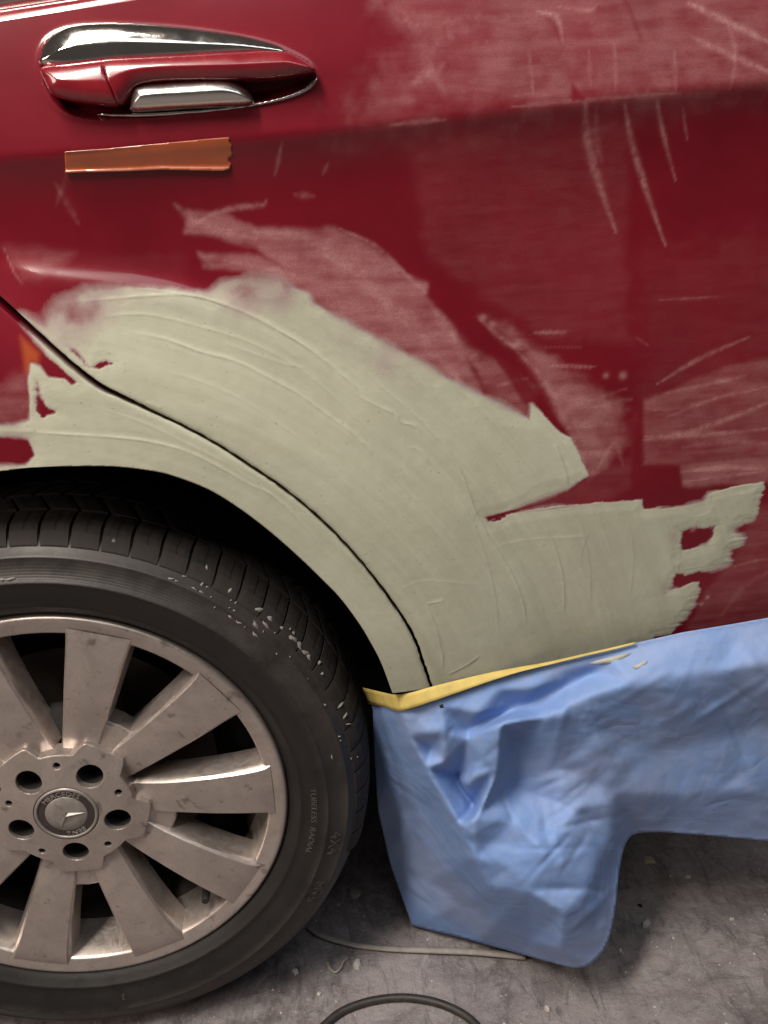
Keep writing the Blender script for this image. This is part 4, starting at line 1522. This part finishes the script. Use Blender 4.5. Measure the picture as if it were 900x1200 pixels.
def interp(Pq):
    out = np.full(len(Pq), np.nan)
    for t in tris:
        a, b, c = cv[t]
        m = np.array([[b[0] - a[0], c[0] - a[0]], [b[1] - a[1], c[1] - a[1]]])
        dt = np.linalg.det(m)
        if abs(dt) < 1e-9:
            continue
        uv = np.linalg.solve(m, (Pq - a).T)
        k = (uv[0] > -1e-6) & (uv[1] > -1e-6) & (uv.sum(0) < 1 + 1e-6)
        out[k] = cy[t[0]] + uv[0][k] * (cy[t[1]] - cy[t[0]]) + uv[1][k] * (cy[t[2]] - cy[t[0]])
    bad = np.isnan(out)
    if bad.any():
        ki = np.where(~bad)[0]
        for i in np.where(bad)[0]:
            j = ki[np.argmin(((Pq[ki] - Pq[i]) ** 2).sum(1))]
            out[i] = out[j]
    return out


yy_ = interp(Pp)
# relax: soft drape everywhere, folds kept crisper on the left
e = np.concatenate([qq[:, [0, 1]], qq[:, [1, 2]], qq[:, [2, 3]], qq[:, [3, 0]]])
e = np.unique(np.sort(e, 1), axis=0)
deg = np.bincount(e.ravel(), minlength=len(Pp)).astype(float)
cur = yy_.copy()
snap = None
for it in range(10):
    acc = np.zeros(len(Pp))
    np.add.at(acc, e[:, 0], cur[e[:, 1]])
    np.add.at(acc, e[:, 1], cur[e[:, 0]])
    cur = 0.4 * cur + 0.6 * acc / deg
    if it == 2:
        snap = cur.copy()
wl = sstep(600, 680, Pp[:, 0] - 0.25 * (Pp[:, 1] - 900))
yy_ = snap * (1 - wl) + cur * wl
# sharp little creases pressed into the paper
cr_ = random.Random(11)
for k in range(190):
    if k < 120:
        cx_, cy_ = cr_.uniform(440, 720), cr_.uniform(820, 1120)
        am_ = cr_.choice((-1, 1)) * cr_.uniform(0.0006, 0.0030)
    else:
        cx_, cy_ = cr_.uniform(640, 1000), cr_.uniform(750, 970)
        am_ = cr_.choice((-1, 1)) * cr_.uniform(0.0006, 0.0026)
    an_ = cr_.choice((0.9, 2.2, -0.35, 1.5, 0.3)) + cr_.uniform(-0.4, 0.4)
    ln_ = cr_.uniform(18, 75)
    wd_ = cr_.uniform(4, 20)
    ux, uy = math.cos(an_), math.sin(an_)
    du = (Pp[:, 0] - cx_) * ux + (Pp[:, 1] - cy_) * uy
    dv = -(Pp[:, 0] - cx_) * uy + (Pp[:, 1] - cy_) * ux
    yy_ = yy_ + am_ * np.maximum(0, 1 - np.abs(dv) / wd_) * np.maximum(0, 1 - np.abs(du) / ln_) * sstep(4, 26, Pp[:, 1] - np.interp(Pp[:, 0], outline[:12, 0], outline[:12, 1]))
crk = fbm(Pp[:, 0] / 38, Pp[:, 1] / 22, 51, 4)
crk = np.abs(crk)
yy_ = yy_ + 0.003 * (crk - 0.12) * sstep(0, 30, Pp[:, 1] - 800 + (Pp[:, 0] - 520) * 0.16) * 0.8 + 0.0008 * fbm(Pp[:, 0] / 14, Pp[:, 1] / 12, 57, 3)
W3 = on_depth(Pp[:, 0], Pp[:, 1], yy_)
W3[:, 2] = np.maximum(W3[:, 2], 0.002)
sheet = mesh_obj('masking_sheet', W3, qq, M_SHEET)
so = sheet.modifiers.new('thickness', 'SOLIDIFY')
so.thickness = 0.0002
so.offset = 0
tag(sheet, 'crumpled blue masking sheet hanging below the door to the floor', 'masking sheet')
# yellow tape along its top edge
tpx = [(425, 806, 0.060), (447, 811, 0.022), (463, 814, -0.010), (480, 812, -0.0245), (508, 804, -0.0275), (540, 796, -0.0285), (570, 789, -0.029), (605, 782, -0.029), (640, 776, -0.029), (680, 767, -0.029), (720, 758, -0.029), (745, 752, -0.029)]
tpb = [(432, 825, 0.060), (450, 828, 0.018), (465, 833, -0.016), (482, 830, -0.030), (512, 820, -0.0365), (545, 808.5, -0.0365), (575, 798, -0.0365), (608, 787.5, -0.036), (642, 779, -0.034), (682, 769.2, -0.033), (722, 760, -0.032), (746, 753.5, -0.031)]
A_ = smooth_line(tpx, 4)
B_ = smooth_line(tpb, 4)
rowsv = []
for w in np.linspace(0, 1, 5):
    m = A_ * (1 - w) + B_ * w
    rowsv.append(on_depth(m[:, 0], m[:, 1], m[:, 2] - 0.0022))
R3 = np.stack(rowsv, 1)
n1, n2 = R3.shape[:2]
q = np.array([[i * n2 + j, i * n2 + j + 1, (i + 1) * n2 + j + 1, (i + 1) * n2 + j] for i in range(n1 - 1) for j in range(n2 - 1)])
tape = mesh_obj('tape', R3.reshape(-1, 3), q, M_TAPE, sheet)
tape['label'] = 'yellow masking tape along the top edge of the sheet'
so = tape.modifiers.new('thickness', 'SOLIDIFY')
so.thickness = 0.0005


# flakes of filler on the sheet, drips
def sheet_y(px, py):
    i = np.argmin(((Pp - np.array([px, py])) ** 2).sum(1))
    return yy_[i]


def smear(name, pts, mat, label, cat, group=None, lift=0.0012):
    pts = np.array(pts, float)
    c = pts.mean(0)
    V = []
    for p in pts:
        V.append(on_depth(p[0], p[1], sheet_y(*p) - lift * 0.4))
    V.append(on_depth(c[0], c[1], sheet_y(*c) - lift * 0.7))
    m = len(pts)
    for p in pts:
        V.append(on_depth(p[0], p[1], sheet_y(*p) + 0.0006))
    F = [(i, (i + 1) % m, m) for i in range(m)] + [(m + 1 + i, m + 1 + (i + 1) % m, (i + 1) % m, i) for i in range(m)]
    o = mesh_obj(name, V, F, mat)
    tag(o, label, cat, group)
    return o


smear('filler_smear', [(690, 777), (705, 772.5), (725, 768), (740, 765), (738, 768), (727, 773), (716, 778), (702, 779)], M_FILLER, 'longer pale filler smear on the blue sheet below the door', 'filler')
smear('filler_smear', [(741, 782), (748, 776), (757, 773), (761, 771), (758, 777), (752, 781), (745, 784)], M_FILLER, 'smaller pale filler smear on the blue sheet', 'filler')
smear('paint_chip', [(514, 826), (519, 825), (520, 829), (516, 830)], M_BLACK, 'tiny black paint chip on the blue sheet under the tape', 'chip')

# ------------------------------------------------------------------ bits on the floor
pth = smooth_line(np.array([on_floor(a, b, 0.006) for a, b in [(361, 1086), (372, 1094), (390, 1101), (420, 1108), (460, 1112), (510, 1114), (560, 1116), (616, 1121)]]), 6)
o = tube(pth, np.linspace(0.0035, 0.0055, len(pth)), M_STRIP, 'rubber_strip', None, 8, False, 0.6)
tag(o, 'thin grey strip lying on the floor between tyre and blue sheet', 'strip')
pth = smooth_line(np.array([on_floor(a, b, 0.006) for a, b in [(340, 1260), (362, 1222), (385, 1197), (405, 1183), (435, 1173), (470, 1169), (505, 1173), (535, 1184), (556, 1199), (575, 1225), (585, 1262)]]), 8)
o = tube(pth, 0.0052, M_CABLE, 'cable', None, 10)
tag(o, 'black cable loop on the concrete at the bottom edge', 'cable')
pth = smooth_line(np.array([on_floor(a, b, 0.0035) for a, b in [(384, 1127), (387, 1135), (393, 1139), (399, 1134), (403, 1126), (408, 1123)]]), 6)
o = tube(pth, np.interp(np.linspace(0, 1, len(pth)), [0, 0.3, 0.6, 1], [0.0035, 0.002, 0.0022, 0.0012]), M_STRIP, 'filler_curl', None, 7, False, 0.5)
tag(o, 'small pale curl of filler on the floor near the tyre', 'filler')


def chip(px, py, w, d, mat, label, th=0.003, seed=0, name='floor_chip'):
    r_ = random.Random(seed + int(px * 3 + py))
    c = on_floor(px, py)
    m = 9
    V, F = [], []
    ph = r_.uniform(0, 6)
    rr = [r_.uniform(0.62, 1.2) for _ in range(m)]
    for lay, sc in ((0, 1.0), (1, 0.86)):
        for i in range(m):
            a = 2 * math.pi * i / m
            V.append((rr[i] * sc * w * math.cos(a), rr[i] * sc * d * math.sin(a), 0.0005 if lay == 0 else th * r_.uniform(0.6, 1.2)))
    V.append((0, 0, th * 1.25))
    F = [(i, (i + 1) % m, m + (i + 1) % m, m + i) for i in range(m)] + [(m + i, m + (i + 1) % m, 2 * m) for i in range(m)] + [tuple(range(m))[::-1]]
    o = mesh_obj(name, V, F, mat, None, False)
    o.location = (c[0], c[1], 0)
    o.rotation_euler = (0, 0, r_.uniform(-0.5, 0.5))
    tag(o, label, 'chip')
    return o


chip(761, 1009, 0.014, 0.009, M_BEIGE, 'flat beige chip on the floor just below the edge of the sheet', 0.003)
chip(757, 1083, 0.0095, 0.007, M_WHITE, 'white crumb on the floor right of the bulging sheet', 0.006)
chip(750, 1062, 0.0035, 0.004, M_BLACK, 'tiny black crumb above the white crumb on the floor', 0.004)
chip(419, 1130, 0.007, 0.009, M_WHITE, 'pale filler crumb beside the curl on the floor', 0.005)
chip(346, 1139, 0.004, 0.007, M_WHITE, 'small pale crumb between tyre and cable', 0.004)
chip(641, 1183, 0.005, 0.005, M_WHITE, 'grey pebble at the bottom edge under the sheet', 0.005)
chip(806, 1028, 0.007, 0.004, M_WHITE, 'small grey flake right of the beige chip', 0.003)
chip(394, 1060, 0.008, 0.005, M_STRIP, 'grey flake in the shadow beside the tyre', 0.004)
chip(415, 1047, 0.010, 0.014, M_STRIP, 'larger grey flake in the shadow behind the tyre', 0.004)
chip(857, 1078, 0.004, 0.003, M_WHITE, 'tiny white speck on the floor far right', 0.003)
chip(374, 1166, 0.003, 0.003, M_WHITE, 'tiny white speck above the cable loop', 0.003)
chip(727, 1114, 0.0028, 0.0028, M_WHITE, 'tiny white speck beside the rounded corner of the sheet', 0.003)
# scattered grit: too many and too small to count
V, F = [], []
r_ = random.Random(3)
for i in range(420):
    px, py = r_.uniform(150, 980), r_.uniform(985, 1230)
    c = on_floor(px, py)
    s = 0.0007 + 0.0016 * r_.random() ** 4
    b = len(V)
    for k in range(5):
        a = k * 2 * math.pi / 5 + r_.random()
        V.append((c[0] + s * math.cos(a), c[1] + s * math.sin(a), 0.0))
    V.append((c[0], c[1], s * 0.9))
    F += [(b + k, b + (k + 1) % 5, b + 5) for k in range(5)]
g = mesh_obj('grit', V, F, M_WHITE, None, False)
tag(g, 'pale grit scattered over the concrete floor', 'grit')
g['kind'] = 'stuff'
